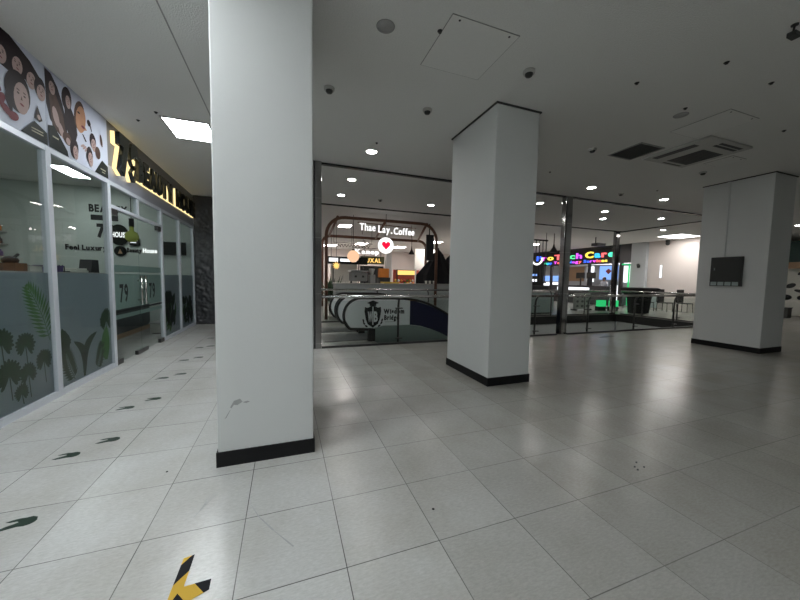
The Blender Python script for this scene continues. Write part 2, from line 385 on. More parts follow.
# ------------------------------------------------------------------ room shell
VX0, VX1, VY0, VY1 = 2.25, 16.7, 7.85, 12.0       # the escalator opening
m = MB()
for a in ((-2.95, VX0, -7, 30.2), (VX1, 33, -7, 30.2), (VX0, VX1, -7, VY0), (VX0, VX1, VY1, 30.2)):
    m.box(a[0], a[1], a[2], a[3], -0.02, 0)
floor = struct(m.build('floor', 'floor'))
m = MB()
m.box(VX0, VX1, VY0 - .06, VY0, -0.4, -0.021).box(VX0, VX1, VY1, VY1 + .06, -0.4, -0.021).box(VX1, VX1 + .06, VY0, VY1, -0.4, -0.021).box(VX0 - .06, VX0, VY0, VY1, -0.4, -0.021)
struct(m.build('trim_1', 'black'))
m = MB()
m.box(VX0, VX1, VY0 - .1, VY0 - .04, -4.6, -0.41).box(VX0, VX1, VY1 + .04, VY1 + .1, -4.6, -0.41).box(VX1 + .04, VX1 + .1, VY0, VY1, -4.6, -0.41).box(VX0 - .1, VX0 - .04, VY0, VY1, -4.6, -0.41)
struct(m.build('wall_void', 'white'))
m = MB(); m.box(VX0 - 1, VX1 + 1, VY0 - 1, VY1 + 1, -4.65, -4.6); struct(m.build('floor_lower', 'floor'))
m = MB(); m.box(-9, 33, -7, 30.2, H, H + 0.1); struct(m.build('ceiling', 'ceiling'))
m = MB(); m.box(-9, 33, -7.1, -7, 0, H); struct(m.build('wall_back', 'grey'))
m = MB(); m.box(-3.1, -2.9, -7, 2.5, 0, H); struct(m.build('wall_left', 'white'))
m = MB(); m.box(32.9, 33, -7, 11.3, 0, H); struct(m.build('wall_right', 'beige'))
m = MB(); m.box(0, 33, 30.1, 30.2, 0, H); struct(m.build('wall_far', 'beige'))
m = MB(); m.box(-3.0, 0.1, 12.75, 12.85, 0, H); m.box(0.1, 0.2, 12.75, 30.1, 0, H); struct(m.build('wall_corridor', 'paleblue'))
m = MB(); m.box(22.5, 22.7, 11.3, 14.25, 0, H); m.box(22.7, 33, 11.3, 11.5, 0, H); struct(m.build('wall_side', 'beige'))
m = MB(); m.box(22.25, 22.7, 14.25, 15.2, 0, H); struct(m.build('wall_pier', 'paleblue'))
# ceiling joints
m = MB(); m.box(-1.178, -1.162, -6.9, 12.6, H - 0.004, H); struct(m.build('trim_2', 'grey'))
# shutter tracks around the opening
def track(name, x0, x1, y0, y1):
    a = MB(); a.box(x0, x1, y0, y1, H - 0.03, H, 0)
    if x1 - x0 > y1 - y0: a.box(x0, x1, y0 + .03, y0 + .05, H - .045, H - .03, 1)
    else: a.box(x0 + .03, x0 + .05, y0, y1, H - .045, H - .03, 1)
    return struct(a.build(name, ['black', 'rail']))
track('trim_3', 0.5, 16.85, 7.78, 7.90); track('trim_4', 0.9, 16.70, 11.95, 12.05); track('trim_5', 16.70, 16.80, 7.90, 12.05)

# pillars
def pillar(x0, x1, y0, y1, gap=True):
    p = struct(MB().box(x0, x1, y0, y1, 0, H).build('pillar', 'white', bevel=0.012))
    k = MB(); e = 0.012
    k.box(x0 - e, x1 + e, y0 - e, y1 + e, 0, 0.135); k.build('skirting', 'skirt', p)
    if gap:
        g = MB(); g.box(x0 - .02, x1 + .02, y0 - .02, y1 + .02, H - .022, H); g.build('shadow_gap', 'dark', p)
    return p
p1 = pillar(-0.573, 0.243, 3.075, 4.44)
p2 = pillar(3.015, 3.825, 4.18, 5.535)
p3 = pillar(10.915, 11.88, 4.22, 5.60)
g = MB()
for q in (((-0.44, 0.585), (-0.39, 0.60), (-0.37, 0.57), (-0.41, 0.545), (-0.44, 0.55), (-0.46, 0.52), (-0.47, 0.53)),
          ((-0.37, 0.565), (-0.33, 0.575), (-0.31, 0.565), (-0.34, 0.555)),
          ((-0.475, 0.50), (-0.465, 0.51), (-0.50, 0.44), (-0.515, 0.43))):
    g.prism(list(q), FYN(3.075), 0.0005, 0.0018)
g.build('scuff_mark', 'scuff', p1)
# surface conduit on the broad pillar (part of the meter box below)

# ------------------------------------------------------------------ shop front
XF = -2.95
struct(MB().box(-3.05, -2.93, 2.5, 12.62, 3.60, H).build('wall_header', 'fascia'))
def frame_post(mb, y, w=0.10, z1=3.60): mb.box(XF - .05, XF + .04, y - w / 2, y + w / 2, 0, z1)
for y in (4.05, 5.58, 7.10, 9.62, 11.05, 12.54):
    q = MB(); frame_post(q, y, z1=3.34); struct(q.build('mullion', 'alu', bevel=.006))
k = 6
for y0, y1, za, zb in ((2.5, 4.0, 0, .085), (4.1, 5.53, 0, .085), (5.63, 7.05, 0, .085), (9.67, 11.0, 0, .085), (11.1, 12.49, 0, .085), (2.5, 4.0, 3.27, 3.34), (4.1, 5.53, 3.27, 3.34), (5.63, 7.05, 3.27, 3.34), (7.15, 9.57, 3.27, 3.34), (9.67, 11.0, 3.27, 3.34), (11.1, 12.49, 3.27, 3.34), (7.15, 9.57, 2.87, 2.93)):
    struct(MB().box(XF - .05, XF + .036, y0, y1, za, zb).build('trim_%d' % (k + 2), 'alu')); k += 1
struct(MB().box(XF - .05, XF + .03, 8.27, 8.34, 2.93, 3.27).build('mullion', 'alu'))
m = MB(); m.box(XF - .05, XF + .03, 2.5, 12.6, 3.34, 3.60); struct(m.build('trim_7', 'aluband'))

def frond(mb, base, tip, n=16, ln=0.28, wd=0.03, bend=0.1, fr=None, mat=0):
    bx, bz = base; tx, tz = tip; dx, dz = tx - bx, tz - bz; L = math.hypot(dx, dz); px, pz = -dz / L, dx / L
    pt = lambda t: (bx + dx * t + px * bend * math.sin(PI * t), bz + dz * t + pz * bend * math.sin(PI * t))
    k = 0
    for i in range(n):
        t = 0.08 + 0.92 * i / (n - 1); c = pt(t); c2 = pt(min(1.0, t + 0.02)); an = math.atan2(c2[1] - c[1], c2[0] - c[0]) if t < .98 else an
        l = ln * (math.sin(PI * min(1, 0.12 + 0.88 * t)) ** 0.6 * 0.85 + 0.15)
        for sd in (-1, 1):
            a = an + sd * (1.15 - 0.60 * t) ; ex = (c[0] + l * math.cos(a), c[1] + l * math.sin(a) - 0.03 * l)
            nx, nz = -math.sin(a) * wd / 2, math.cos(a) * wd / 2; mx, mz = (c[0] * .55 + ex[0] * .45, c[1] * .55 + ex[1] * .45)
            k += 1; d = 0.0002 * (k % 3)
            mb.prism([(c[0], c[1]), (mx + nx, mz + nz), ex, (mx - nx, mz - nz)], fr, d, d + 0.0004, mat)
    pts = [pt(i / 10) for i in range(11)]
    for i in range(10):
        a, b = pts[i], pts[i + 1]; mb.prism([(a[0] - .006, a[1]), (a[0] + .006, a[1]), (b[0] + .006, b[1]), (b[0] - .006, b[1])], fr, 0.0007, 0.001, mat)
def fan(mb, c, r, n=15, a0=-0.6, a1=PI + 0.6, fr=None, mat=0, stem=0.3):
    for i in range(n):
        a = a0 + (a1 - a0) * i / (n - 1); l = r * (0.86 + 0.14 * random.random()); w = r * 0.115
        q = lambda t, o: (c[0] + t * l * math.cos(a) - o * w * math.sin(a), c[1] + t * l * math.sin(a) + o * w * math.cos(a)); d = 0.0002 * (i % 2)
        mb.prism([c, q(.45, .75), q(.8, 1.0), q(.95, .6), q(1, 0), q(.95, -.6), q(.8, -1.0), q(.45, -.75)], fr, d, d + .0004, mat)
    if stem: mb.prism([(c[0] - .008, c[1]), (c[0] + .008, c[1]), (c[0] + .03, c[1] - stem), (c[0] + .015, c[1] - stem)], fr, 0, .0004, mat)
def blade(mb, base, tip, w, bend, fr, mat=0):
    bx, bz = base; tx, tz = tip; dx, dz = tx - bx, tz - bz; L = math.hypot(dx, dz); px, pz = -dz / L, dx / L
    A = []; B = []
    for i in range(13):
        t = i / 12; c = (bx + dx * t + px * bend * math.sin(PI * t * .9), bz + dz * t + pz * bend * math.sin(PI * t * .9)); ww = w * math.sin(PI * (0.06 + 0.94 * t)) ** .7
        A.append((c[0] + px * ww, c[1] + pz * ww)); B.append((c[0] - px * ww, c[1] - pz * ww))
    mb.prism(A + B[::-1], fr, 0, .0005, mat)
FL = FX(XF - 0.0075)
def leafy(mb, y0, y1, z1, n, fr, mat=0):
    for i in range(n):
        y = random.uniform(y0, y1); z = random.uniform(0.15, z1 * 0.8); a = random.uniform(0.5, 2.6); l = random.uniform(.28, .5)
        blade(mb, (y, z), (max(y0 - .02, min(y1 + .02, y + l * math.cos(a))), min(z1, z + l * math.sin(a))), random.uniform(.05, .09), random.uniform(-.06, .06), fr, mat)
def window(idx, y0, y1, prints):
    w = struct(empty('window_%d' % idx, (XF, (y0 + y1) / 2, 0.085)))
    MB().box(XF - .005, XF + .003, y0, y1, 0.085, 3.27).build('glass_pane', 'glass', w)
    MB().box(XF - .011, XF - .008, y0, y1, 0.085, 1.69).build('frosted_film', 'film', w)
    a, b = MB(), MB(); prints(a, b)
    if a.v: a.build('leaf_print', 'leaf', w)
    if b.v: b.build('pale_leaf_print', 'leaf2', w)
    return w
def pr1(a, b):
    frond(b, (5.50, 0.80), (5.16, 1.52), 15, .27, .040, -0.04, FL)
    for c, r in (((4.74, .90), .19), ((5.08, .82), .17), ((4.82, .52), .20), ((5.10, .46), .15), ((5.37, .56), .16), ((4.98, .26), .12), ((4.42, .8), .22), ((4.35, .4), .2)):
        fan(a, c, r, 17, -0.9, PI + 0.9, FL, stem=min(.3, c[1] - .12))
def pr2(a, b):
    fan(a, (5.72, .70), .22, 15, -1.2, 1.4, FL, stem=.2); fan(a, (6.92, .88), .22, 19, -0.9, PI + .9, FL, stem=.3)
    frond(a, (5.98, .12), (5.80, .60), 14, .22, .05, .02, FL); frond(a, (6.58, .12), (6.74, .52), 12, .18, .05, -.02, FL)
    blade(a, (6.22, .14), (5.95, .66), .075, -.16, FL); blade(a, (6.24, .14), (6.66, .70), .075, .18, FL)
    a.prism([(6.20, .10), (6.25, .10), (6.25, .42), (6.21, .42)], FL, 0, .0006)
    blade(b, (6.86, .20), (6.92, .78), .13, .03, FL)
def pr3(a, b): leafy(a, 9.78, 10.55, 1.28, 34, FL); leafy(b, 9.85, 10.6, 1.0, 10, FL)
def pr4(a, b): leafy(a, 11.2, 12.3, 1.05, 36, FL); leafy(b, 11.3, 12.2, .8, 8, FL)
window(1, 4.10, 5.53, pr1); window(2, 5.63, 7.05, pr2); window(3, 9.67, 11.0, pr3); window(4, 11.10, 12.49, pr4)
window(5, 2.5, 4.0, lambda a, b: None)
# double glass door
dr = struct(empty('door_1', (XF, 8.36, 0)))
for y0, y1 in ((7.15, 8.30), (8.31, 9.57)):
    lf = MB().box(XF - .006, XF + .006, y0, y1, 0.03, 2.86).build('door_leaf', 'glass', dr)
    MB().box(XF - .010, XF - .007, y0, y1, 1.02, 1.69).build('frosted_film', 'filmdoor', lf)
    MB().box(XF - .010, XF - .007, y0, y1, 1.73, 1.86).build('upper_film_stripe', 'filmdoor', lf)
    MB().box(XF - .010, XF - .007, y0, y1, 0.84, 0.92).build('lower_film_stripe', 'filmdoor', lf)
    MB().box(XF - .010, XF - .007, y0, y1, 0.96, 1.00).build('black_stripe', 'black', lf)
    pv = y0 + .12 if y0 < 8 else y1 - .12
    MB().box(XF - .03, XF + .03, pv - .12, pv + .12, 0.005, 0.10).build('pivot_fitting', 'railpost', lf)
    MB().box(XF - .03, XF + .03, pv - .12, pv + .12, 2.76, 2.87).build('top_pivot', 'railpost', lf)
    ey = y1 - .13 if y0 < 8 else y0 + .13
    MB().box(XF - .03, XF + .03, ey - .13, ey + .13, 0.005, 0.09).build('corner_lock', 'railpost', lf)
    hy = y1 - .1 if y0 < 8 else y0 + .1
    h = MB().cyl((XF + .07, hy, 1.05), (XF + .07, hy, 1.66), 0.022, n=12)
    for z in (1.15, 1.56): h.cyl((XF, hy, z), (XF + .07, hy, z), 0.012, n=8)
    h.build('door_handle', 'rail', lf)
    c = (y0 + y1) / 2 - (0.12 if y0 < 8 else -0.05)
    merge(word('79', FX(XF - .0075), c - .17, c + .17, 1.16, 1.50, 0, .0008, 0.03)).build('door_lettering', 'black', lf)
for y0, y1 in ((7.15, 8.27), (8.34, 9.57)):
    MB().box(XF - .005, XF + .003, y0, y1, 2.93, 3.27).build('transom_pane', 'glass', dr)

# ------------------------------------------------------------------ salon interior
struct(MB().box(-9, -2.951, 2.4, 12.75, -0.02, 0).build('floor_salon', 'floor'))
struct(MB().box(-9, -8.9, 2.4, 12.75, 0, H).box(-9, -3.05, 12.68, 12.75, 0, H).box(-9, -3.1, 2.3, 2.4, 0, H).build('wall_salon', 'salonwall'))
def panel_light(name_label, x0, x1, y0, y1, mat, z=H, group=None):
    t = thing('ceiling_light', name_label, 'ceiling light', ((x0 + x1) / 2, (y0 + y1) / 2, z), group)
    f = MB(); b = .03
    f.box(x0 - b, x1 + b, y0 - b, y0, z - .018, z); f.box(x0 - b, x1 + b, y1, y1 + b, z - .018, z); f.box(x0 - b, x0, y0, y1, z - .018, z); f.box(x1, x1 + b, y0, y1, z - .018, z)
    f.build('light_frame', 'plastic', t); MB().box(x0, x1, y0, y1, z - .012, z - .002).build('light_diffuser', mat, t)
    return t
panel_light('white light panel glowing inside the beauty shop, seen through its glass', -5.55, -5.15, 10.5, 11.6, 'salon_light')
panel_light('white panel light at the front of the beauty shop interior', -6.2, -5.8, 5.6, 6.7, 'salon_light')
def board(text, fr, x0, x1, z0, z1, mat, name, label, cat, bold=0.02, d=.02):
    o = merge(word(text, fr, x0, x1, z0, z1, 0.001, d, bold)).build(name, [mat, mat]); tag(o, label, cat); return o
SW = FYN(12.68)
board('Feel Luxury', SW, -6.33, -5.32, 2.42, 2.58, 'black', 'wall_lettering', 'black Feel Luxury lettering on the pale wall inside the shop', 'lettering', .03)
board('Beauty', SW, -4.80, -4.42, 2.40, 2.54, 'black', 'wall_lettering', 'black word Beauty on the inner wall behind the glass door', 'lettering', .03)
board('House', SW, -4.38, -4.00, 2.40, 2.54, 'white_emit', 'wall_lettering', 'white glowing word House on the inner wall behind the glass door', 'lettering', .03)
board('BEAUTY', SW, -5.72, -4.75, 3.62, 3.84, 'black', 'wall_lettering', 'black word BEAUTY high on the inner shop wall', 'lettering', .04)
board('79', SW, -5.55, -5.1, 2.85, 3.25, 'black', 'wall_lettering', 'large black numerals 79 on the inner shop wall', 'lettering', .05)
tag(MB().box(-5.68, -5.0, 12.655, 12.68, 3.36, 3.52).build('wall_plaque', 'black'), 'narrow black plaque under the word BEAUTY on the shop wall', 'plaque')
t = thing('round_sign', 'large black oval sign reading HOUSE inside the beauty shop', 'sign', (-4.95, 12.6, 2.6))
MB().prism(ell(-4.98, 2.93, .25, .33, 32), FYN(12.68), 0.005, .05).build('sign_disc', 'blackgloss', t)
merge(word('HOUSE', FYN(12.63), -5.17, -4.76, 2.86, 3.02, 0, .008, .03)).build('sign_lettering', ['white_emit', 'white_emit'], t)
t = thing('round_plaque', 'small dark round plaque with brown centre below the oval sign', 'plaque', (-4.95, 12.6, 2.3))
MB().prism(ell(-4.97, 2.42, .16, .165, 28), FYN(12.68), 0.005, .04).build('plaque_disc', 'blackgloss', t)
MB().prism([(-5.03, 2.34), (-4.91, 2.34), (-4.97, 2.50)], FYN(12.64), 0, .006).build('plaque_emblem', 'tan', t)
t = thing('pendant_lamp', 'olive green bottle shaped pendant lamp hanging behind the glass door', 'lamp', (-3.42, 9.3, 2.4))
MB().lathe([(0.001, -.15), (.07, -.145), (.125, -.08), (.135, 0), (.11, .07), (.045, .11), (.038, .22)], (-3.42, 9.3, 2.60)).build('lamp_shade', 'olive', t)
MB().lathe([(.001, .40), (.05, .40), (.05, .21), (.001, .21)], (-3.42, 9.3, 2.60)).build('lamp_cap', 'black', t)
MB().cyl((-3.42, 9.3, 3.0), (-3.42, 9.3, H), .008, n=6).build('lamp_cord', 'black', t)
t = thing('display_screen', 'small dark wall screen with white lines beside the olive pendant', 'screen', (-4.5, 12.6, 2.7))
MB().box(-4.72, -4.46, 12.63, 12.68, 2.62, 2.86).build('screen_body', 'black', t)
MB().box(-4.69, -4.54, 12.626, 12.63, 2.70, 2.72).box(-4.69, -4.50, 12.626, 12.63, 2.76, 2.78).build('screen_image', 'soft_white', t)
t = thing('television', 'flat black television on the end wall behind third shop window', 'television', (-3.5, 12.6, 2.3))
MB().box(-3.86, -3.16, 12.60, 12.64, 2.35, 2.78).build('screen', 'blackgloss', t); MB().box(-3.6, -3.4, 12.64, 12.68, 2.45, 2.65).build('wall_bracket', 'dark', t)
# sideboard with things on top, behind the frosted film
t = thing('sideboard', 'long pale sideboard standing behind the frosted shop windows', 'cabinet', (-4.3, 6.9, 0))
MB().box(-4.6, -4.02, 4.4, 9.4, 0.08, 1.66).build('body', 'grey', t); MB().box(-4.64, -3.98, 4.36, 9.44, 1.66, 1.71).build('worktop', 'plastic', t); MB().box(-4.55, -4.07, 4.45, 9.35, 0, .08).build('plinth', 'dark', t)
for i in range(5):
    d = MB().box(-4.02, -4.0, 4.43 + i * 1.0, 5.38 + i * 1.0, .12, 1.62).build('door', 'plastic', t); MB().box(-4.0, -3.98, 5.25 + i, 5.28 + i, .9, 1.1).build('handle', 'rail', d)
t = thing('cardboard_box', 'brown open cardboard box holding black tools on the sideboard', 'box', (-4.2, 7.0, 1.71))
MB().box(-4.32, -4.06, 6.86, 7.12, 1.71, 1.84).build('carton', 'brownbox', t)
MB().sphere((-4.19, 6.99, 1.88), .10, sq=(1, 1, .7), n=10, k=6).cyl((-4.19, 7.02, 1.9), (-4.15, 7.1, 1.99), .02, n=6).build('contents', 'black', t)
t = thing('storage_tray', 'white low tray beside the brown box on the sideboard', 'tray', (-4.2, 7.32, 1.71))
MB().box(-4.30, -4.08, 7.20, 7.50, 1.71, 1.80).build('tray_body', 'cream', t); MB().box(-4.32, -4.06, 7.18, 7.52, 1.80, 1.815).build('tray_lid', 'plastic', t)
t = thing('purple_box', 'purple box lying on the sideboard past the post', 'box', (-4.2, 7.85, 1.71)); MB().box(-4.28, -4.06, 7.66, 8.02, 1.71, 1.80).build('box_base', 'purple', t); MB().box(-4.29, -4.05, 7.65, 8.03, 1.80, 1.83).build('box_lid', 'purple', t)
t = thing('brush_rack', 'small black wire brush rack on the sideboard', 'rack', (-4.2, 8.2, 1.71)); MB().box(-4.26, -4.12, 8.08, 8.36, 1.71, 1.73).build('rack_base', 'dark', t)
for i in range(5): MB().cyl((-4.19, 8.12 + .05 * i, 1.73), (-4.19, 8.12 + .05 * i, 1.83 + .02 * (i % 2)), .008, n=6).build('brush', 'black', t)
t = thing('folded_towels', 'pile of cream folded towels on the sideboard', 'towels', (-4.2, 8.6, 1.71))
for i in range(2): MB().box(-4.33, -4.06, 8.40 + .05 * i, 8.88 - .06 * i, 1.71 + .045 * i, 1.752 + .045 * i).build('towel', 'cream', t, bevel=.015)
t = thing('storage_box', 'tall black box at the end of the sideboard', 'box', (-4.2, 9.15, 1.71)); MB().prism([(9.0, 1.71), (9.34, 1.71), (9.32, 2.0), (9.08, 2.0)], FX(-4.3), 0, .22).build('box_body', 'black', t)
t = thing('wall_shelf', 'narrow lit wall shelf with small bottles deep inside the shop', 'shelf', (-7.9, 12.5, 2.1))
for i in range(3): MB().box(-8.5, -7.62, 12.42, 12.68, 2.12 + .36 * i, 2.15 + .36 * i).build('shelf_board', 'plastic', t)
k = 0
for i in range(3):
    for j in range(5):
        b = MB().lathe([(.001, 0), (.05, 0), (.05, .13), (.02, .16), (.02, .2), (.001, .2)], (-8.35 + j * .16, 12.54, 2.15 + .36 * i), n=10).build('polish_bottle', ['red', 'black', 'cream', 'orange', 'purple'][(i * 2 + j) % 5])
        tag(b, ['red', 'black', 'cream', 'orange', 'purple'][(i * 2 + j) % 5] + ' small bottle on the ' + ['bottom', 'middle', 'top'][i] + ' board of the lit shop shelf', 'bottle', 'bottles on the shop shelf')
t = thing('reception_desk', 'dark brown reception desk with pale wooden foot strip behind the door', 'desk', (-4.9, 10.3, 0))
MB().box(-5.3, -4.1, 9.7, 12.2, .12, 1.05).build('desk_body', 'darkwall', t); MB().box(-5.34, -4.06, 9.66, 12.24, 1.05, 1.10).build('desk_top', 'blackgloss', t); MB().box(-5.32, -4.08, 9.68, 12.22, 0, .12).build('foot_strip', 'tan', t)
t = thing('side_cabinet', 'low white cabinet standing on the floor just inside the door', 'cabinet', (-3.6, 11, 0)); MB().box(-3.62, -3.32, 10.75, 11.2, .03, .30).build('cabinet_body', 'cream', t); MB().box(-3.64, -3.30, 10.73, 11.22, .30, .33).build('cabinet_top', 'plastic', t); MB().box(-3.58, -3.36, 10.8, 11.15, 0, .03).build('cabinet_plinth', 'dark', t)

# ------------------------------------------------------------------ posters over the glass
def poster(y0, y1, label, fn):
    o = MB(); fr = FX(-2.925)
    o.box(-2.929, -2.915, y0, y1, 3.345, H - .01, 0)
    fr = FX(-2.9145); lay = [0]
    def P(pts, m):
        lay[0] += 1; d = 0.00012 * lay[0]
        pts = [(max(y0, min(y1, a)), max(3.345, min(H - .01, b))) for a, b in pts]; o.prism(pts, fr, d - .00012, d, m)
    fn(P)
    b = o.build('poster', ['posterwhite', 'pskin', 'phair', 'pbrown', 'pred', 'pcard', 'ptext', 'pskin2']); tag(b, label, 'poster'); return b
def face(P, c, a, b, rot=0.0, skin=1, hair=2):
    P(ell(c[0] - .01, c[1] + .035, a * 1.3, b * 1.25, 18, rot), hair); P(ell(c[0] + .01, c[1] - .02, a, b, 18, rot), skin)
    for s in (-1, 1):
        P(ell(c[0] + .01 + s * a * .42, c[1] + b * .12, a * .17, b * .06, 8, rot), hair); P(ell(c[0] + .01 + s * a * .42, c[1] + b * .32, a * .22, b * .04, 8, rot), hair)
    P([(c[0] + .01, c[1] + b * .05), (c[0] + .01 + a * .12, c[1] - b * .22), (c[0] - a * .06, c[1] - b * .22)], 3)
    P(ell(c[0] + .01, c[1] - b * .5, a * .28, b * .07, 10, rot), 4)
def pA(P):
    P([(4.05, 4.36), (5.05, 4.36), (5.35, 4.26), (5.58, 4.10), (5.58, 3.95), (5.3, 4.0), (5.0, 3.95), (4.7, 3.98), (4.05, 4.0)], 2)
    for c in ((4.35, 4.12), (4.65, 4.10), (4.90, 4.09), (5.13, 4.10), (5.34, 4.05), (5.50, 3.99)): face(P, c, .075, .105, -.3)
    P(ell(5.12, 3.78, .19, .24, 22, -.2), 2); P([(4.98, 3.9), (5.05, 3.9), (5.02, 3.45), (4.92, 3.62)], 2)
    face(P, (5.16, 3.75), .115, .185, -.15)
    for c in ((4.86, 3.58, .09, .05, .9), (4.93, 3.50, .10, .045, -.5), (5.03, 3.47, .08, .05, .3), (4.82, 3.70, .07, .035, -.6), (4.55, 3.6, .12, .08, .3)): P(ell(*c[:4], 14, c[4]), 4)
    P([(5.36, 3.60), (5.42, 3.78), (5.5, 3.62), (5.44, 3.58)], 2); P(ell(5.44, 3.64, .03, .03), 1)
    P([(5.12, 3.345), (5.36, 3.56), (5.575, 3.50), (5.575, 3.345)], 5)
    for k in range(2): P([(5.30, 3.42 + .035 * k), (5.50, 3.43 + .035 * k), (5.50, 3.445 + .035 * k), (5.30, 3.435 + .035 * k)], 6)
    P([(4.1, 3.36), (4.5, 3.36), (4.45, 3.7), (4.2, 3.75)], 3); face(P, (4.3, 3.75), .1, .14)
def pB(P):
    P([(5.60, 4.34), (5.72, 4.33), (5.84, 4.22), (5.93, 4.05), (6.02, 3.80), (6.0, 3.62), (5.82, 3.60), (5.66, 3.72), (5.60, 3.9)], 2)
    P([(5.66, 4.05), (5.80, 4.10), (5.93, 3.9), (5.98, 3.66), (5.86, 3.58), (5.70, 3.66)], 3)
    face(P, (5.72, 4.17), .06, .085); P(ell(5.78, 3.80, .06, .13, 14, .3), 1); P(ell(5.88, 3.66, .05, .11, 14, .5), 1)
    P(ell(6.03, 4.16, .11, .17, 20, -.2), 2); P([(5.96, 4.1), (6.10, 4.1), (6.22, 3.95), (6.25, 3.75), (6.18, 3.60), (6.05, 3.62), (5.98, 3.8)], 2)
    face(P, (6.05, 4.15), .055, .09); P(ell(6.0, 3.60, .10, .09, 16, -.3), 3); P(ell(6.02, 3.57, .05, .05), 1)
    P(ell(6.32, 4.06, .13, .23, 20, -.25), 3); P(ell(6.35, 4.02, .12, .21, 20, -.25), 7); P([(6.38, 4.0), (6.50, 3.92), (6.40, 3.88)], 7)
    P(ell(6.40, 3.93, .05, .02, 10), 4); P(ell(6.30, 4.10, .035, .015, 10), 2)
    P(ell(6.56, 4.06, .05, .05), 2); P([(6.58, 4.03), (6.62, 3.95), (6.64, 3.96), (6.61, 4.04)], 2)
    P([(6.36, 3.82), (6.40, 3.82), (6.48, 3.74), (6.44, 3.73)], 2)
    P(ell(6.15, 3.52, .10, .15, 18, -.2), 2); face(P, (6.17, 3.49), .06, .10)
    face(P, (6.66, 3.78), .07, .10); P(ell(6.78, 3.68, .08, .10, 14), 3)
    for i in range(4): P(ell(6.36 + .045 * i, 3.64 - .012 * i, .06, .018, 10, .5 + .15 * i), 1)
    face(P, (6.55, 3.52), .065, .11); P(ell(6.9, 3.92, .035, .10, 12, .2), 3)
    P([(5.60, 3.345), (5.60, 3.62), (5.72, 3.66), (5.98, 3.42), (6.0, 3.345)], 5); P([(5.68, 3.50), (5.80, 3.50), (5.80, 3.52), (5.68, 3.52)], 6)
    P([(6.66, 3.345), (6.90, 3.60), (7.08, 3.55), (7.08, 3.345)], 5); P([(6.84, 3.44), (7.0, 3.44), (7.0, 3.46), (6.84, 3.46)], 6); P([(6.88, 3.40), (6.98, 3.40), (6.98, 3.415), (6.88, 3.415)], 6)
poster(4.06, 5.585, 'beauty poster with a row of faces above one large face', pA)
poster(5.595, 7.11, 'beauty poster with long haired figures and an orange lit face', pB)

# illuminated fascia sign
t = thing('shop_sign', 'dark raised 79 BEAUTY HOUSE letters glowing warm yellow at their edges', 'sign', (-2.93, 9.8, 3.55))
FS = FX(-2.93)
def sign_letters(txt, x0, x1, z0, z1, d=.085, b=.06, gap=.07):
    for (ch, back), (_, front) in zip(word(txt, FS, x0, x1, z0, z1, .004, d * .5, b, gap), word(txt, FS, x0, x1, z0, z1, d * .5, d, b, gap)):
        l = front.build('letter', ['blackgloss', 'blackgloss'], t); back.build('glowing_edge', ['warm', 'warm'], l)
sign_letters('79', 7.25, 8.05, 3.60, 4.20, .14, .085, .03); sign_letters('BEAUTY', 8.12, 10.30, 3.65, 4.07, .10, .075, .05); sign_letters('HOUSE', 10.62, 12.48, 3.65, 4.07, .10, .075, .05)
MB().box(-2.93, -2.915, 7.9, 12.5, 3.605, 3.625).build('mounting_rail', 'warm', t)

# black tarpaulin closing the corridor
m = MB(); nx, nz = 90, 130; vs = []
from mathutils import noise as mn
for j in range(nz + 1):
    for i in range(nx + 1):
        x = -2.9 + 3.0 * i / nx; z = 0.01 + (H - .03) * j / nz
        d = 0.05 * mn.noise((x * 1.6, z * .9, 1)) + .06 * abs(mn.noise((x * 5 + z * 3.5, z * 5 - x * 2, 4))) + .045 * abs(mn.noise((x * 12 - z * 6, z * 11, 9)))
        vs.append((x, 12.55 - d, z))
m.add(vs, [(j * (nx + 1) + i, j * (nx + 1) + i + 1, (j + 1) * (nx + 1) + i + 1, (j + 1) * (nx + 1) + i) for j in range(nz) for i in range(nx)], 0, True)
t = m.build('tarpaulin', 'tarp'); so = t.modifiers.new('thick', 'SOLIDIFY'); so.thickness = .004
tag(t, 'crumpled dark grey tarpaulin hung across the end of the corridor', 'tarpaulin')

# ------------------------------------------------------------------ floor stickers and marks
def sticker(x, y):
    a = MB(); fr = FZ(0.0)
    sh = [(.085, .0), (.075, .030), (.045, .048), (.015, .046), (-.02, .052), (-.055, .050), (-.085, .040), (-.06, .030), (-.025, .028), (-.01, .016), (-.03, .006), (-.065, -.004), (-.10, -.022), (-.07, -.034), (-.03, -.030), (.0, -.028), (.035, -.036), (.065, -.030), (.08, -.016)]
    ra = .12
    a.prism([(x + p * math.cos(ra) - 1.15 * q * math.sin(ra), y + p * math.sin(ra) + 1.15 * q * math.cos(ra)) for p, q in sh], fr, .0005, .002)
    return a.build('footprint_sticker', 'step_green')
ords = ['first', 'second', 'third', 'fourth', 'fifth', 'sixth', 'seventh']
for k, y in enumerate((3.70, 4.84, 6.10, 7.28, 8.48, 9.7)):
    tag(sticker(-1.91, y), 'dark green footprint sticker, %s from the camera beside the shop glass' % ords[k], 'floor sticker', 'footprint stickers in the row beside the shop glass')
for k, y in enumerate((2.77, 3.93, 5.09, 6.27, 7.46, 8.6)):
    tag(sticker(-1.70, y), 'dark green footprint sticker, %s from the camera in the row farther from the shop glass' % ords[k], 'floor sticker', 'footprint stickers in the row farther from the shop glass')
t = thing('hazard_tape_mark', 'yellow and black striped tape corner stuck on the tiles', 'tape', (-.53, 1.95, 0))
MB().prism([(-.595, 1.70), (-.535, 1.70), (-.530, 2.12), (-.585, 2.11)], FZ(0), .0005, .0018).build('tape_strip', 'tape', t)
MB().prism([(-.58, 1.80), (-.55, 1.78), (-.40, 1.845), (-.402, 1.91), (-.54, 1.905)], FZ(0), .002, .0035).build('cross_strip', 'tapeb', t)
a = MB()
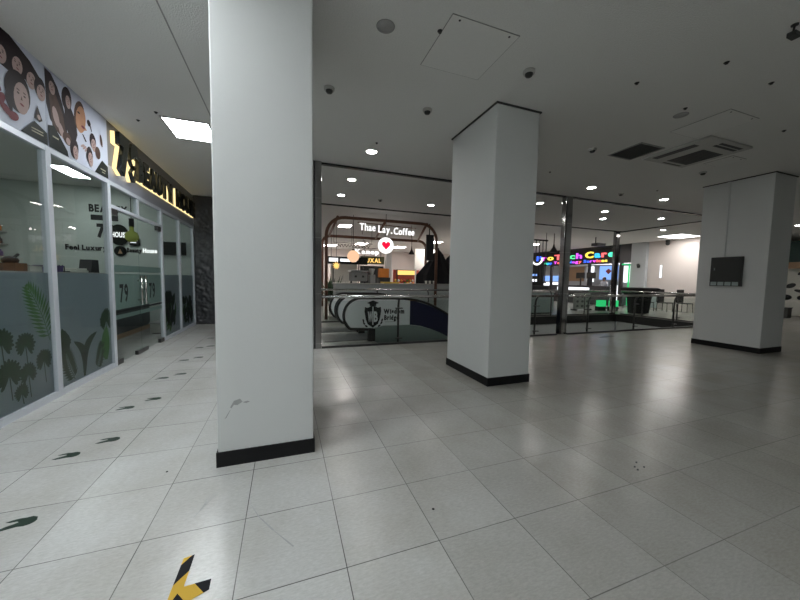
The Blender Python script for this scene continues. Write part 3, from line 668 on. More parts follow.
def streak(p, q, w):
    n = Vector((q[1] - p[1], p[0] - q[0])).normalized() * w / 2
    a.prism([(p[0] + n.x * .4, p[1] + n.y * .4), (q[0] + n.x, q[1] + n.y), (q[0] - n.x, q[1] - n.y), (p[0] - n.x * .4, p[1] - n.y * .4)], FZ(0), .0003, .0008)
streak((-.25, 2.47), (-.19, 2.33), .006); streak((-.19, 2.33), (-.09, 2.17), .012); streak((-.09, 2.17), (.035, 1.99), .010)
for i in range(5): streak((-.50 - .02 * i, 2.72 - .01 * i), (-.62 + .012 * i, 2.46 + .03 * i), .004)
a.build('scuff_mark', 'scuff', floor)
for x, y, r, l in ((1.01, 2.0, .010, 'small black crumb on the tile beyond the long scuff'), (-.97, 3.13, .009, 'tiny dark crumb on the tiles between footprints and near pillar')):
    tag(MB().sphere((x, y, r * .5), r, sq=(1, 1, .5), n=10, k=5).build('floor_debris', 'black'), l, 'debris')
t = thing('floor_fixing_holes', 'cluster of dark bolt holes in the floor of the open hall', 'floor fitting', (3.05, 1.92, 0))
for x, y in ((3.10, 1.945), (3.09, 1.87), (3.01, 1.90), (2.99, 1.86)): MB().prism(ell(x, y, .018, .008, 10, .5), FZ(0), .0004, .0012).build('bolt_hole', 'black', t)
tag(MB().prism([(9.0, 6.95), (9.4, 7.10), (9.75, 7.08), (9.7, 6.98), (9.3, 6.92)], FZ(0), .0005, .004).build('floor_patch', 'black'), 'dark worn patch on the floor in front of the glass railing', 'floor patch')

# ------------------------------------------------------------------ ceiling fittings
def lathe_thing(t, name, prof, c, mat, n=24): return MB().lathe(prof, c, n).build(name, mat, t)
def downlight():
    t = thing('downlight', '', 'downlight', (0, 0, H), 'recessed downlights over the escalator hall')
    MB().lathe([(.105, -.001), (.135, -.001), (.130, -.012), (.108, -.014), (.105, -.001)], (0, 0, H), 28).build('trim_ring', 'plastic', t)
    MB().lathe([(.001, -.006), (.105, -.006), (.105, -.001), (.001, -.001)], (0, 0, H), 28).build('lens', 'down_light', t); return t
DL = [(1.73, 6.72, 'downlight between the near pillar and middle pillar, on the camera side of the ceiling track'),
      (1.72, 8.79, 'downlight above the escalator ends, just beyond the first ceiling track'),
      (1.71, 10.54, 'downlight above the escalator ends, deeper of the two past the track'),
      (4.97, 10.62, 'downlight above the escalators close to the middle pillar edge'),
      (8.20, 6.83, 'bright downlight in front of the steel clad column by the railing'),
      (8.25, 8.83, 'downlight just past the track beside the middle pillar and steel column'),
      (11.44, 8.90, 'downlight over the opening between the two steel columns'),
      (11.44, 6.90, 'downlight on the camera side of the track near the meter box pillar'),
      (14.7, 8.92, 'downlight over the opening close to the meter box pillar'),
      (17.96, 10.77, 'downlight beyond the corner of the ceiling tracks near the beige wall'),
      (12.63, 9.9, 'small downlight above the second steel column, over the opening'),
      (21.6, 7.5, 'bright downlight beyond the meter box pillar, above the green shop')]
d0 = downlight()
for i, (x, y, l) in enumerate(DL):
    o = d0 if i == 0 else copy_tree(d0, (x, y, H))
    o.location = Vector((x, y, H)) * S; o['label'] = l
def detector():
    t = thing('smoke_detector', '', 'smoke detector', (0, 0, H), 'smoke detectors on the ceiling')
    MB().lathe([(.001, 0), (.075, 0), (.075, -.018), (.068, -.036), (.001, -.036)], (0, 0, H), 24).build('detector_base', 'plastic', t)
    MB().lathe([(.05, -.036), (.046, -.046), (.048, -.05), (.04, -.066), (.001, -.07)], (0, 0, H), 20).build('detector_head', 'dark', t); return t
SD = [(.60, 4.76, 'smoke detector on the ceiling beside the near pillar'), (2.13, 4.77, 'smoke detector on the ceiling between near pillar and middle pillar'),
      (2.95, 3.45, 'smoke detector on the ceiling just outside the square access hatch'), (5.85, 4.9, 'pale smoke detector between the middle pillar and the dark square vent'),
      (9.45, 4.89, 'smoke detector on the ceiling beside the meter box pillar'), (9.54, 6.94, 'smoke detector near the ceiling track, past the steel column downlight'),
      (3.05, 10.6, 'small dark smoke detector above the escalators, between two downlights'), (.42, 6.6, 'smoke detector half hidden by the near pillar, by the ceiling track')]
d1 = detector()
for i, (x, y, l) in enumerate(SD):
    o = d1 if i == 0 else copy_tree(d1, (x, y, H))
    o.location = Vector((x, y, H)) * S; o['label'] = l
for x, y, l in ((1.02, 3.42, 'round grey ceiling speaker beside the square access hatch'), (5.95, 3.43, 'round grey ceiling speaker near the air conditioner')):
    t = thing('ceiling_speaker', l, 'speaker', (x, y, H)); MB().lathe([(.001, -.003), (.09, -.003), (.09, -.001), (.001, -.001)], (x, y, H), 32).build('speaker_mesh', 'speaker', t)
    MB().lathe([(.09, -.001), (.09, -.005), (.098, -.005), (.10, -.001)], (x, y, H), 32).build('speaker_rim', 'grey', t)
def hatch(x0, x1, y0, y1, label):
    t = thing('access_hatch', label, 'ceiling hatch', ((x0 + x1) / 2, (y0 + y1) / 2, H)); MB().box(x0, x1, y0, y1, H - .008, H - .001).build('hatch_panel', 'ceilplate', t)
    f = MB(); b = .007
    f.box(x0 - b, x1 + b, y0 - b, y0, H - .006, H).box(x0 - b, x1 + b, y1, y1 + b, H - .006, H).box(x0 - b, x0, y0, y1, H - .006, H).box(x1, x1 + b, y0, y1, H - .006, H); f.build('hatch_joint', 'grey', t)
    for x, y in ((x0 + .1, y0 + .04), (x1 - .1, y0 + .04)): MB().lathe([(.001, -.012), (.012, -.012), (.012, -.008)], (x, y, H), 10).build('hatch_lock', 'black', t)
hatch(1.61, 2.43, 3.02, 3.83, 'square ceiling access hatch in front of the middle pillar'); hatch(6.43, 7.2, 3.04, 3.85, 'faint ceiling access hatch near the air conditioner')
hatch(8.80, 9.28, 4.06, 4.55, 'small ceiling access hatch between air conditioner and broad pillar')
t = thing('ceiling_vent', 'dark square ceiling vent grille beside the air conditioner', 'vent', (6.75, 4.65, H))
x0, x1, y0, y1 = 6.44, 7.06, 4.35, 4.98; MB().box(x0, x1, y0, y1, H - .006, H - .001).build('vent_backing', 'dark', t)
f = MB(); f.box(x0 - .03, x1 + .03, y0 - .03, y0, H - .015, H).box(x0 - .03, x1 + .03, y1, y1 + .03, H - .015, H).box(x0 - .03, x0, y0, y1, H - .015, H).box(x1, x1 + .03, y0, y1, H - .015, H); f.build('vent_frame', 'grey', t)
sl = MB()
for i in range(16): sl.box(x0, x1, y0 + .01 + i * .039, y0 + .022 + i * .039, H - .014, H - .006)
sl.build('vent_slats', 'dark', t)
t = thing('air_conditioner', 'square ceiling cassette air conditioner with dark slots', 'air conditioner', (8.1, 4.35, H))
X0, X1, Y0, Y1 = 7.22, 8.56, 3.66, 4.84; zb = H - .04
MB().box(X0, X1, Y0, Y1, zb, H).build('cassette_body', 'plastic', t, bevel=.01)
g = MB().box(7.76, 8.42, 4.04, 4.68, zb - .004, zb + .001); g.build('intake_grille', 'dark', t)
gs = MB()
for i in range(12): gs.box(7.78, 8.40, 4.10 + i * .047, 4.112 + i * .047, zb - .01, zb - .004)
gs.build('grille_bars', 'black', t)
for a in ((7.32, 7.48, 3.96, 4.70), (7.72, 8.40, 3.82, 3.88), (7.72, 8.40, 3.73, 3.79), (7.80, 8.38, 4.75, 4.79)):
    MB().box(*a, zb - .003, zb + .001).build('air_slot', 'black', t)
def sprinkler():
    t = thing('sprinkler_head', '', 'sprinkler', (0, 0, H), 'sprinkler heads on the ceiling')
    MB().lathe([(.001, 0), (.03, 0), (.026, -.006), (.011, -.008), (.010, -.016), (.001, -.016)], (0, 0, H), 14).build('sprinkler_body', 'black', t)
    MB().lathe([(.001, -.016), (.018, -.017), (.016, -.021), (.001, -.022)], (0, 0, H), 12).build('deflector', 'dark', t); return t
SP = [(1.59, 3.27, 'tiny dark sprinkler beside the square access hatch edge'), (4.46, 3.12, 'dark sprinkler in the bare ceiling beside the middle pillar top'), (5.04, 2.46, 'dark sprinkler on the bare ceiling nearer the camera than its neighbour'),
      (6.09, 2.48, 'dark sprinkler on bare ceiling toward the edge of the view'), (8.16, 3.11, 'dark sprinkler on the ceiling in front of the broad pillar'), (1.72, 6.27, 'dark sprinkler just in front of the downlight between pillars'),
      (5.78, 3.28, 'tiny sprinkler beside the second round speaker'), (6.13, 6.28, 'dark sprinkler beside the middle pillar, near the ceiling track'), (10.16, 6.32, 'dark sprinkler between meter box pillar and ceiling track'),
      (-2.40, 6.94, 'dark sprinkler between the shop sign and the fluorescent panel'), (-2.0, 6.5, 'dark sprinkler at the corner of the fluorescent panel')]
d2 = sprinkler()
for i, (x, y, l) in enumerate(SP):
    o = d2 if i == 0 else copy_tree(d2, (x, y, H))
    o.location = Vector((x, y, H)) * S; o['label'] = l
t = thing('ceiling_camera', 'small dark camera on a bracket hanging from the ceiling', 'camera', (5.0, 1.9, H))
MB().lathe([(.001, 0), (.03, 0), (.028, -.012), (.001, -.012)], (4.95, 1.88, H), 14).build('camera_mount', 'black', t); MB().cyl((4.95, 1.88, H - .01), (4.98, 1.90, H - .06), .009, n=8).build('camera_arm', 'black', t)
MB().box(4.93, 5.04, 1.86, 1.93, H - .11, H - .06).build('camera_body', 'dark', t, bevel=.008)

panel_light('bright fluorescent ceiling panel over the corridor beside the near pillar', -1.96, -1.28, 6.62, 7.46, 'panel_light')
for x0, x1, y0, y1, l in ((-1.96, -1.28, 2.15, 3.0, 'fluorescent ceiling panel above the start of the corridor'), (-1.96, -1.28, -1.9, -1.05, 'fluorescent ceiling panel behind the camera over the corridor'),
                          (-1.96, -1.28, -5.9, -5.05, 'fluorescent ceiling panel at the far end behind the camera')):
    panel_light(l, x0, x1, y0, y1, 'panel_light')
panel_light('added fill light panel behind the camera over the open hall', 6.5, 7.2, -4.6, -3.7, 'salon_light')  # unseen panel, added to brighten the front of the broad pillar

# ------------------------------------------------------------------ meter box on the broad pillar
PX = 10.915
t = thing('meter_box', 'dark grey wall cabinet with white tags on the broad pillar', 'wall cabinet', (PX, 4.95, 1.64))
MB().box(PX - .085, PX, 4.64, 5.27, 1.76, 2.40).build('cabinet_body', 'dark', t, bevel=.008)
dd = MB().box(PX - .095, PX - .085, 4.67, 5.24, 1.79, 2.36).build('cabinet_door', 'dark', t, bevel=.004); MB().box(PX - .103, PX - .095, 5.16, 5.19, 2.06, 2.12).build('door_lock', 'rail', dd)
MB().box(PX - .075, PX, 4.64, 5.27, 1.64, 1.76).build('label_shelf', 'dark', t)
for i in range(4): MB().box(PX - .08, PX - .074, 4.69 + .145 * i, 4.81 + .145 * i, 1.655, 1.75).build('tag_plate', 'teal', t)
MB().box(PX - .04, PX, 5.02, 5.08, 2.40, H - .022).build('conduit', 'white', t)

# ------------------------------------------------------------------ steel clad columns, railings
def steel_col(x0, x1, y0, y1):
    o = struct(MB().box(x0, x1, y0, y1, 0, H - .03).build('steel_column', 'steel', bevel=.006))
    r = MB()
    for z in (.12, 1.3, 2.6, 3.5): r.box(x0 - .003, x1 + .003, y0 - .003, y1 + .003, z, z + .012)
    r.build('cladding_joint', 'rail', o); MB().box(x0 + .02, x0 + .05, y0 - .006, y0, .02, H - .05).build('shutter_groove', 'black', o); return o
steel_col(.60, .79, 7.62, 7.95); steel_col(8.22, 8.50, 7.70, 7.86); steel_col(16.22, 16.52, 11.92, 12.06)

RZ = 1.235
def rail_run(label, pts_axis, a0, a1, fixed, posts, side=1, skip=()):
    """axis 'x': rail runs along x at y = fixed ; axis 'y': runs along y at x = fixed"""
    P = (lambda a, o, z: (a, fixed + o, z)) if pts_axis == 'x' else (lambda a, o, z: (fixed + o, a, z))
    t = thing('glass_railing', label, 'railing', P((a0 + a1) / 2, 0, 0))
    MB().tube([P(a0, 0, RZ), P(a1, 0, RZ)], .04, 14).build('handrail', 'rail', t)
    bx = lambda mb, b0, b1, o0, o1, z0, z1: mb.box(*(sorted((P(b0, o0, 0)[0], P(b1, o1, 0)[0]))), *(sorted((P(b0, o0, 0)[1], P(b1, o1, 0)[1]))), z0, z1)
    for p in posts:
        q = MB(); o = .075 * side
        q.tube([P(p, o, 0), P(p, o, .95), P(p, o * .9, 1.05), P(p, o * .55, 1.14), P(p, 0, 1.19), P(p, 0, RZ)], .028, 10)
        po = q.build('post', 'railpost', t); MB().lathe([(.001, .012), (.06, .012), (.06, 0)], P(p, o, 0), 16).build('base_flange', 'railpost', po)
        for z in (.14, .92): bx(MB(), p - .09, p + .09, -.015, o * .8, z, z + .025).build('glass_clamp', 'railpost', po)
    ends = [a0] + list(posts) + [a1]
    for u, w in zip(ends[:-1], ends[1:]):
        if w - u < .3: continue
        bx(MB(), u + .012, w - .012, -.005, .005, .07, 1.13).build('glass_pane', 'railglass', t)
    bx(MB(), a0, a1, -.03, .03, 0, .05).build('bottom_channel', 'railpost', t)
    return t
rail_run('glass railing with steel handrail along the front of the escalator opening, near end', 'x', .80, 8.04, RAIL_Y, (2.75, 5.0, 7.22))
rail_run('glass railing in front of the opening between steel column and broad pillar', 'x', 8.46, 16.75, RAIL_Y, (9.42, 11.66, 13.82, 16.0))
rail_run('glass railing along the far side of the escalator opening', 'x', 1.2, 16.18, 12.1, (3.4, 5.6, 7.8, 10.0, 12.2, 14.4), -1)
rail_run('glass railing across the short end of the escalator opening', 'y', 7.75, 11.84, 16.78, (9.2, 10.7), -1)

# ------------------------------------------------------------------ escalators
def capsule(y, inset=0.0, x0=1.42, xk=3.45, xe=9.5, zt=1.15, zb=.40, drop=math.radians(30)):
    """side outline of a balustrade: rounded head, level part, then the slope"""
    r = .46 - inset; cx = x0 + .46; cz = .70; tp = [];
    n = 18
    zt = zt - inset; up = []; low = []
    for i in range(n + 1):
        a = PI * 1.28 - (PI * 0.78) * i / n
        tp.append((cx + r * math.cos(a), cz + r * math.sin(a)))
    up = tp + [(xk - .5, zt)]
    for i in range(1, 9):
        s = i / 8; up.append((xk - .5 + 1.4 * s, zt - .5 * 1.4 * math.tan(drop) * s * s))
    ex, ez = up[-1]; up.append((xe, ez - (xe - ex) * math.tan(drop)))
    zl = zb + inset * .3
    low = [(2.22, zl - .06), (2.5, zl), (xk - .35, zl)]
    for i in range(1, 9):
        s = i / 8; low.append((xk - .35 + 1.4 * s, zl - .5 * 1.4 * math.tan(drop) * s * s))
    ex, ez = low[-1]; low.append((xe, ez - (xe - ex) * math.tan(drop)))
    return up, low
def escalator(label, ya, yb, logo):
    t = thing('escalator', label, 'escalator', (5, (ya + yb) / 2, 0))
    for y in (ya, yb):
        up, low = capsule(y); upi, lowi = capsule(y, .045)
        xs = 3.27
        ins = [p for p in upi if p[0] <= xs]; lo = [p for p in lowi if p[0] <= xs - .05]
        ztop = next(a[1] + (b[1] - a[1]) * (xs - a[0]) / (b[0] - a[0]) for a, b in zip(upi, upi[1:]) if a[0] <= xs <= b[0] and b[0] > a[0] and a[1] > .8)
        zlow = lowi[2][1] - .004
        b = MB().prism(ins + [(xs, ztop), (xs, zlow)] + lo[::-1], FYN(y), -.03, .03).build('balustrade', 'escwhite', t)
        MB().prism([(xs, zlow), (xs, ztop)] + [p for p in upi if p[0] > xs] + [p for p in lowi if p[0] > xs - .05][::-1], FYN(y), -.03, .03).build('navy_panel', 'navy', t)
        h = MB(); pts = [(p[0], y, p[1]) for p in up]; h.tube(pts, .036, 10)
        ll = [(2.0, .31)] ; h.tube([(up[0][0], y, up[0][1]), (2.0, y, .315), (2.24, y, .30)], .036, 10); h.build('handrail', 'rubber', t)
        lp = MB().prism([(2.24, .0)] + low[:1] + low[1:] + [(9.5, low[-1][1] - .5), (3.6, -.62), (2.3, -.2)], FYN(y), -.06, .06); lp.build('skirt', 'escskirt', t)
        MB().box(2.08, 2.26, y - .07, y + .07, 0, .34).build('newel_box', 'black', t)
        if logo and y == ya:
            fy = FYN(y - .03)
            lg = MB(); sh = [(1.98, .92), (2.06, .90), (2.16, .955), (2.20, .98), (2.24, .955), (2.34, .90), (2.42, .92), (2.43, .80), (2.39, .58), (2.34, .46), (2.20, .36), (2.06, .46), (2.01, .58), (1.97, .80)]
            lg.prism(sh, fy, 0, .003); lg.prism([(2.03, 1.03), (2.20, 1.10), (2.37, 1.03), (2.20, .97)], fy, 0, .003); lg.prism([(2.11, .95), (2.29, .95), (2.29, 1.02), (2.11, 1.02)], fy, .0005, .0035)
            for s in (-1, 1):
                for i in range(4):
                    an = 2.9 + .28 * i; cx = 2.20 - s * .27 * math.cos(an - PI) ; cz = .62 - .06 * i - .04
                    lg.prism(ell(2.20 + s * (.26 - .025 * i * i * .8), .56 - .075 * i, .022, .045, 10, -s * (.3 + .35 * i)), fy, 0, .003)
            lg.build('logo_emblem', 'black', b)
            lw = MB(); lw.prism([(2.185, .93), (2.215, .93), (2.215, .44), (2.185, .44)], fy, .004, .006)
            for ch, mb in word('W', fy, 2.06, 2.185, .53, .80, .004, .006, .04): lw.add(mb.v, mb.f)
            for ch, mb in word('B', fy, 2.225, 2.335, .53, .80, .004, .006, .04): lw.add(mb.v, mb.f)
            lw.build('logo_initials', 'escwhite', b)
            for wd, x0, x1, z0 in (('Wisdom', 2.50, 3.10, .735), ('Bridge', 2.52, 2.94, .565)):
                merge(word(wd, fy, x0, x1, z0, z0 + .125, 0, .003, .06)).build('logo_lettering', 'black', b)
            MB().box(2.54, 2.84, y - .033, y - .03, .50, .512).build('logo_underline', 'grey', b)
        if not logo or y != ya:
            fy = FYN(y - .03); hp = [(1.72 + .05 * (16 * math.sin(q) ** 3) / 17, .72 + .05 * (13 * math.cos(q) - 5 * math.cos(2 * q) - 2 * math.cos(3 * q) - math.cos(4 * q)) / 17) for q in [2 * PI * i / 20 for i in range(20)]]
            MB().prism(hp, fy, 0, .003).build('heart_print', 'red', b)
    MB().box(.95, 2.9, ya + .1, yb - .1, .003, .02).build('landing_plate', 'step', t)
    MB().box(2.62, 2.75, ya + .1, yb - .1, .02, .03).build('comb_plate', 'yellow', t)
    for i in range(14):
        x = 2.9 + .42 * i; z = -.02 - max(0, (i - 2)) * .24
        MB().box(x, x + .44, ya + .1, yb - .1, z - .24, z).build('escalator_step', 'step', t)
    return t
escalator('escalator with Wisdom Bridge printed white side panel and black handrail', 8.25, 9.45, True)
escalator('second escalator behind the Wisdom Bridge one, white rounded balustrade ends', 9.75, 10.95, False)
exec_after = None

# ------------------------------------------------------------------ coffee kiosk
KY = 13.5
t = thing('kiosk_counter', 'long grey coffee kiosk counter behind the far glass railing', 'counter', (4.7, 13.9, 0))
MB().box(1.95, 7.6, 13.2, 14.0, .08, 1.42).build('counter_body', 'kiosk', t); MB().box(1.90, 7.65, 13.15, 14.05, 1.42, 1.47).build('counter_top', 'plastic', t); MB().box(2.0, 7.55, 13.25, 13.95, 0, .08).build('counter_plinth', 'dark', t)
t = thing('kiosk_pergola', 'brown wooden arched frame of the coffee kiosk', 'kiosk frame', (4.1, 15.5, 0))
def arch(y, x0, x1, zt, r, th):
    pts = [(x0, y, 0), (x0, y, zt - r)]
    for i in range(1, 9): a = PI - PI / 2 * i / 8; pts.append((x0 + r + r * math.cos(a), y, zt - r + r * math.sin(a)))
    for i in range(0, 9): a = PI / 2 - PI / 2 * i / 8; pts.append((x1 - r + r * math.cos(a), y, zt - r + r * math.sin(a)))
    pts.append((x1, y, 0)); return MB().tube(pts, th, 10)
arch(KY - .5, 1.53, 6.40, 4.12, .75, .065).build('front_arch', 'wood', t); arch(19.0, 2.0, 8.6, 4.12, .5, .085).build('rear_arch', 'wood', t)
for x0, y0, x1, y1 in ((1.98, 13.0, 2.4, 19.0), (4.0, 13.0, 5.2, 19.0), (5.9, 13.0, 8.0, 19.0)): MB().tube([(x0, y0, 4.12), (x1, y1, 4.12)], .06, 8).build('roof_beam', 'wood', t)
t = thing('kiosk_sign', 'white glowing Thae Lay Coffee lettering hung under the kiosk arch', 'sign', (4.2, 13.0, 3.5))
for wd, x0, x1, zz in (('Thae', 2.88, 3.55, 3.66), ('Lay', 3.68, 4.18, 3.62), ('.', 4.23, 4.29, 3.60), ('Coffee', 4.36, 5.30, 3.58)):
    for ch, mb in word(wd, FYN(13.0), x0, x1, zz, zz + .30, -.02, .03, .005, .10): mb.build('letter', ['white_emit', 'white_emit'], t)
MB().tube([(2.8, 13.04, 3.98), (5.4, 13.04, 3.90)], .02, 8).build('hanging_bar', 'wood', t)
for x in (3.0, 5.2): MB().cyl((x, 13.04, 3.5), (x, 13.04, 4.02), .012, n=6).build('hanger', 'wood', t)
t = thing('heart_sign', 'round white light sign with a red heart hanging in the kiosk', 'sign', (3.97, 12.86, 2.7))
MB().prism(ell(3.97, 3.07, .335, .335, 36), FYN(12.86), -.03, .03).build('sign_disc', 'white_emit', t)
hp = [(3.97 + .185 * (16 * math.sin(q) ** 3) / 16, 3.08 + .185 * (13 * math.cos(q) - 5 * math.cos(2 * q) - 2 * math.cos(3 * q) - math.cos(4 * q)) / 15) for q in [2 * PI * i / 40 for i in range(40)]]
MB().prism(hp, FYN(12.83), 0, .012).build('heart', 'red_emit', t); MB().cyl((3.97, 12.86, 3.4), (3.97, 12.86, H), .012, n=6).build('hanger', 'black', t)
t = thing('globe_lamp', 'glowing peach globe lamp hanging over the coffee counter', 'lamp', (2.7, 13.6, 2.3))
MB().sphere((2.74, 13.6, 2.62), .26).build('globe', 'peach', t); MB().cyl((2.74, 13.6, 2.88), (2.74, 13.6, H), .012, n=6).build('cord', 'black', t); MB().cyl((2.74, 13.6, 2.86), (2.74, 13.6, 2.93), .06, n=10).build('cap', 'black', t)
t = thing('hanging_garland', 'thin rail with dark script shaped garland under the kiosk roof', 'garland', (3.0, 14.0, 3.0))
MB().tube([(1.95, 14.0, 3.22), (3.7, 14.0, 3.22)], .012, 6).build('rail', 'black', t)
gp = [(2.0 + 1.6 * i / 80, 14.0, 3.10 + .055 * math.sin(i * .9) + .03 * math.sin(i * 2.3)) for i in range(81)]
MB().tube(gp, .014, 5).build('script_wire', 'black', t)
for x in (1.97, 2.75, 3.66): MB().cyl((x, 14.0, 3.2), (x, 14.0, 4.1), .008, n=5).build('hanger', 'black', t)
t = thing('coffee_machine', 'large grey coffee machine on the kiosk counter', 'coffee machine', (3.0, 13.7, 1.47))
MB().box(2.62, 3.35, 13.45, 13.95, 1.55, 1.95).build('machine_body', 'grey', t, bevel=.05); MB().box(2.60, 3.37, 13.40, 13.95, 1.95, 2.02).build('cup_rail', 'rail', t)
for x in (2.68, 3.28): MB().cyl((x, 13.7, 1.47), (x, 13.7, 1.56), .04, n=10).build('foot', 'black', t)
for x in (2.82, 3.14): MB().cyl((x, 13.40, 1.72), (x, 13.40, 1.80), .05, n=10).build('group_head', 'dark', t)
t = thing('coffee_grinder', 'tall grey coffee grinder beside the coffee machine', 'grinder', (3.6, 13.7, 1.47))
MB().box(3.47, 3.73, 13.55, 13.85, 1.47, 1.85).build('grinder_body', 'grey', t, bevel=.03); MB().lathe([(.06, 0), (.13, .22), (.13, .26), (.001, .27)], (3.6, 13.7, 1.85)).build('hopper', 'plastic', t)
t = thing('serving_tray', 'yellow serving tray on the kiosk counter below the heart sign', 'tray', (4.4, 13.6, 1.47)); MB().box(4.05, 4.75, 13.35, 13.85, 1.47, 1.49).build('tray_base', 'yellow', t)
f = MB(); f.box(4.05, 4.75, 13.35, 13.38, 1.49, 1.54).box(4.05, 4.75, 13.82, 13.85, 1.49, 1.54).box(4.05, 4.08, 13.38, 13.82, 1.49, 1.54).box(4.72, 4.75, 13.38, 13.82, 1.49, 1.54); f.build('tray_rim', 'yellow', t)
for i, x in enumerate((6.15, 6.35, 6.55)):
    t = thing('paper_cup', ['small white paper cup beside the tray end of the black canopies', 'middle white paper cup before the black canopies', 'white paper cup closest to the kiosk post'][i], 'cup', (x, 13.5, 1.47), 'paper cups on the kiosk counter')
    MB().lathe([(.001, 0), (.045, 0), (.06, .15), (.054, .15), (.04, .01), (.001, .01)], (x, 13.5, 1.47), 14).build('cup_body', 'cream', t); MB().lathe([(.062, .145), (.062, .165), (.001, .17)], (x, 13.5, 1.47), 14).build('cup_lid', 'black', t)
t = thing('star_lamp', 'warm star shaped lamp glowing above the white stall panel', 'lamp', (2.2, 16, 2.2))
sp = []
for i in range(20): rr_ = .2 if i % 2 == 0 else .09; sp.append((2.35 + rr_ * math.cos(PI * i / 10), 2.28 + rr_ * math.sin(PI * i / 10)))
MB().prism(sp, FYN(15.8), -.03, .03).build('star', 'amber', t); MB().cyl((2.35, 15.8, 2.45), (2.35, 15.8, H), .01, n=5).build('cord', 'black', t)
def plant(x, y, z, h, label):
    t = thing('potted_plant', label, 'plant', (x, y, z)); MB().lathe([(.001, 0), (.16, 0), (.2, .35), (.17, .35), (.001, .33)], (x, y, z), 16).build('pot', 'brownbox', t)
    lf = MB()
    for i in range(60):
        a = random.uniform(0, 6.28); e = random.uniform(.3, 1.5); l = random.uniform(.4, 1) * h
        d = Vector((math.cos(a) * math.cos(e), math.sin(a) * math.cos(e), math.sin(e))); b = Vector((x, y, z + .33)); sd = Vector((-math.sin(a), math.cos(a), 0)) * .07
        lf.add([b, b + d * l * .6 + sd, b + d * l, b + d * l * .6 - sd, b + d * l * .6 + Vector((0, 0, .01))], [(0, 1, 4), (1, 2, 4), (2, 3, 4), (3, 0, 4)])
    lf.build('foliage', 'leaf', t); return t
plant(2.2, 16.1, 0, 1.7, 'dark bushy potted plant beside the kiosk post')

# dark folded canopies at the end of the kiosk
def canopy(x, y, pts, label):
    t = thing('folded_canopy', label, 'canopy', (x, y, 0)); k = MB(); n = 16; vs = []
    for (z, r) in pts:
        for j in range(n):
            q = r * (1 + .10 * math.cos(j * PI)) ; vs.append((x + q * math.cos(2 * PI * j / n), y + .6 * q * math.sin(2 * PI * j / n), z))
    k.add(vs, [(i * n + j, i * n + (j + 1) % n, (i + 1) * n + (j + 1) % n, (i + 1) * n + j) for i in range(len(pts) - 1) for j in range(n)]); k.build('canopy_cloth', 'blackcloth', t)
    MB().cyl((x, y, 0), (x, y, pts[-1][0] + .1), .04, n=8).build('pole', 'black', t); MB().lathe([(.001, 0), (.3, 0), (.3, .06), (.001, .08)], (x, y, 0)).build('base', 'dark', t)
canopy(7.42, 14.85, [(.9, 1.0), (1.5, 1.12), (1.9, 1.10), (2.35, .72), (2.75, .38), (3.0, .25), (3.2, .06)], 'black folded canopy beside the kiosk post, with sloping shoulder')
canopy(9.35, 16.2, [(.9, .95), (1.6, 1.05), (2.2, 1.0), (2.9, .66), (3.3, .24), (3.4, .06)], 'second black folded canopy, half behind the middle pillar')
t = thing('wall_screen', 'black hanging screen above the folded canopies', 'screen', (6.5, 14.25, 2.9)); MB().box(6.46, 6.84, 14.2, 14.3, 2.6, 3.85).build('screen_body', 'black', t); MB().cyl((6.62, 14.25, 3.85), (6.62, 14.25, H), .03, n=8).build('screen_pole', 'black', t)
t = thing('violet_screen', 'small violet lit screen at the edge of the middle pillar', 'screen', (7.83, 13.7, 2.3)); MB().box(7.75, 7.92, 13.65, 13.7, 2.35, 2.95).build('screen_face', 'purple_emit', t); MB().box(7.73, 7.94, 13.7, 13.75, 0, 2.97).build('screen_stand', 'black', t)

# ------------------------------------------------------------------ food hall stalls behind the kiosk
def stall(x0, x1, y, z1, mat, label, goods=None):
    t = thing('market_stall', label, 'stall', ((x0 + x1) / 2, y, 0)); MB().box(x0, x1, y, y + .8, 0, 1.0).build('stall_base', 'darkwall', t); MB().box(x0 - .05, x1 + .05, y - .05, y + .85, 1.0, 1.05).build('stall_top', 'plastic', t)
    MB().box(x0, x1, y + .8, y + .86, 1.05, z1).build('back_panel', mat, t)
    for x in (x0 + .06, x1 - .06): MB().cyl((x, y + .05, 1.05), (x, y + .05, z1), .04, n=8).build('upright', 'black', t)
    return t
stall(3.0, 4.9, 22.0, 2.75, 'cream', 'white panelled food stall behind the globe lamp')
t = thing('stall_signboard', 'dark stall signboard with two white lit panels', 'sign', (3.9, 21.9, 2.6)); MB().box(2.6, 5.4, 21.8, 21.9, 2.62, 3.12).build('board', 'blackgloss', t)
for x in (2.9, 5.1): MB().cyl((x, 21.85, 3.1), (x, 21.85, H), .02, n=6).build('hanger', 'black', t)
MB().box(2.75, 3.35, 21.78, 21.8, 2.78, 3.02).build('lit_panel', 'white_emit', t); MB().box(3.5, 4.6, 21.78, 21.8, 2.80, 2.98).build('lit_panel', 'soft_white', t)
stall(5.2, 7.0, 22.4, 2.6, 'darkwall', 'dark food stall under the green signboard')
t = thing('green_signboard', 'dark olive signboard with yellow LUXAL letters above the dark stall', 'sign', (6.1, 22.2, 2.7)); MB().box(5.0, 6.75, 22.2, 22.3, 2.7, 3.25).build('board', 'greenboard', t); MB().cyl((5.3, 22.25, 3.2), (5.3, 22.25, H), .02, n=6).build('hanger', 'black', t); MB().cyl((6.5, 22.25, 3.2), (6.5, 22.25, H), .02, n=6).build('hanger', 'black', t); merge(word('LUXAL', FYN(22.2), 5.2, 6.5, 2.82, 3.12, 0, .03, .03)).build('lettering', ['amber', 'amber'], t)
t = thing('script_sign', 'white cursive Kanep lettering above the olive signboard', 'sign', (5.0, 21, 3.2))
for ch, mb in word('Kanep', FYN(21.0), 4.35, 6.0, 3.32, 3.62, 0, .05, .04): mb.build('letter', ['white_emit', 'white_emit'], t)
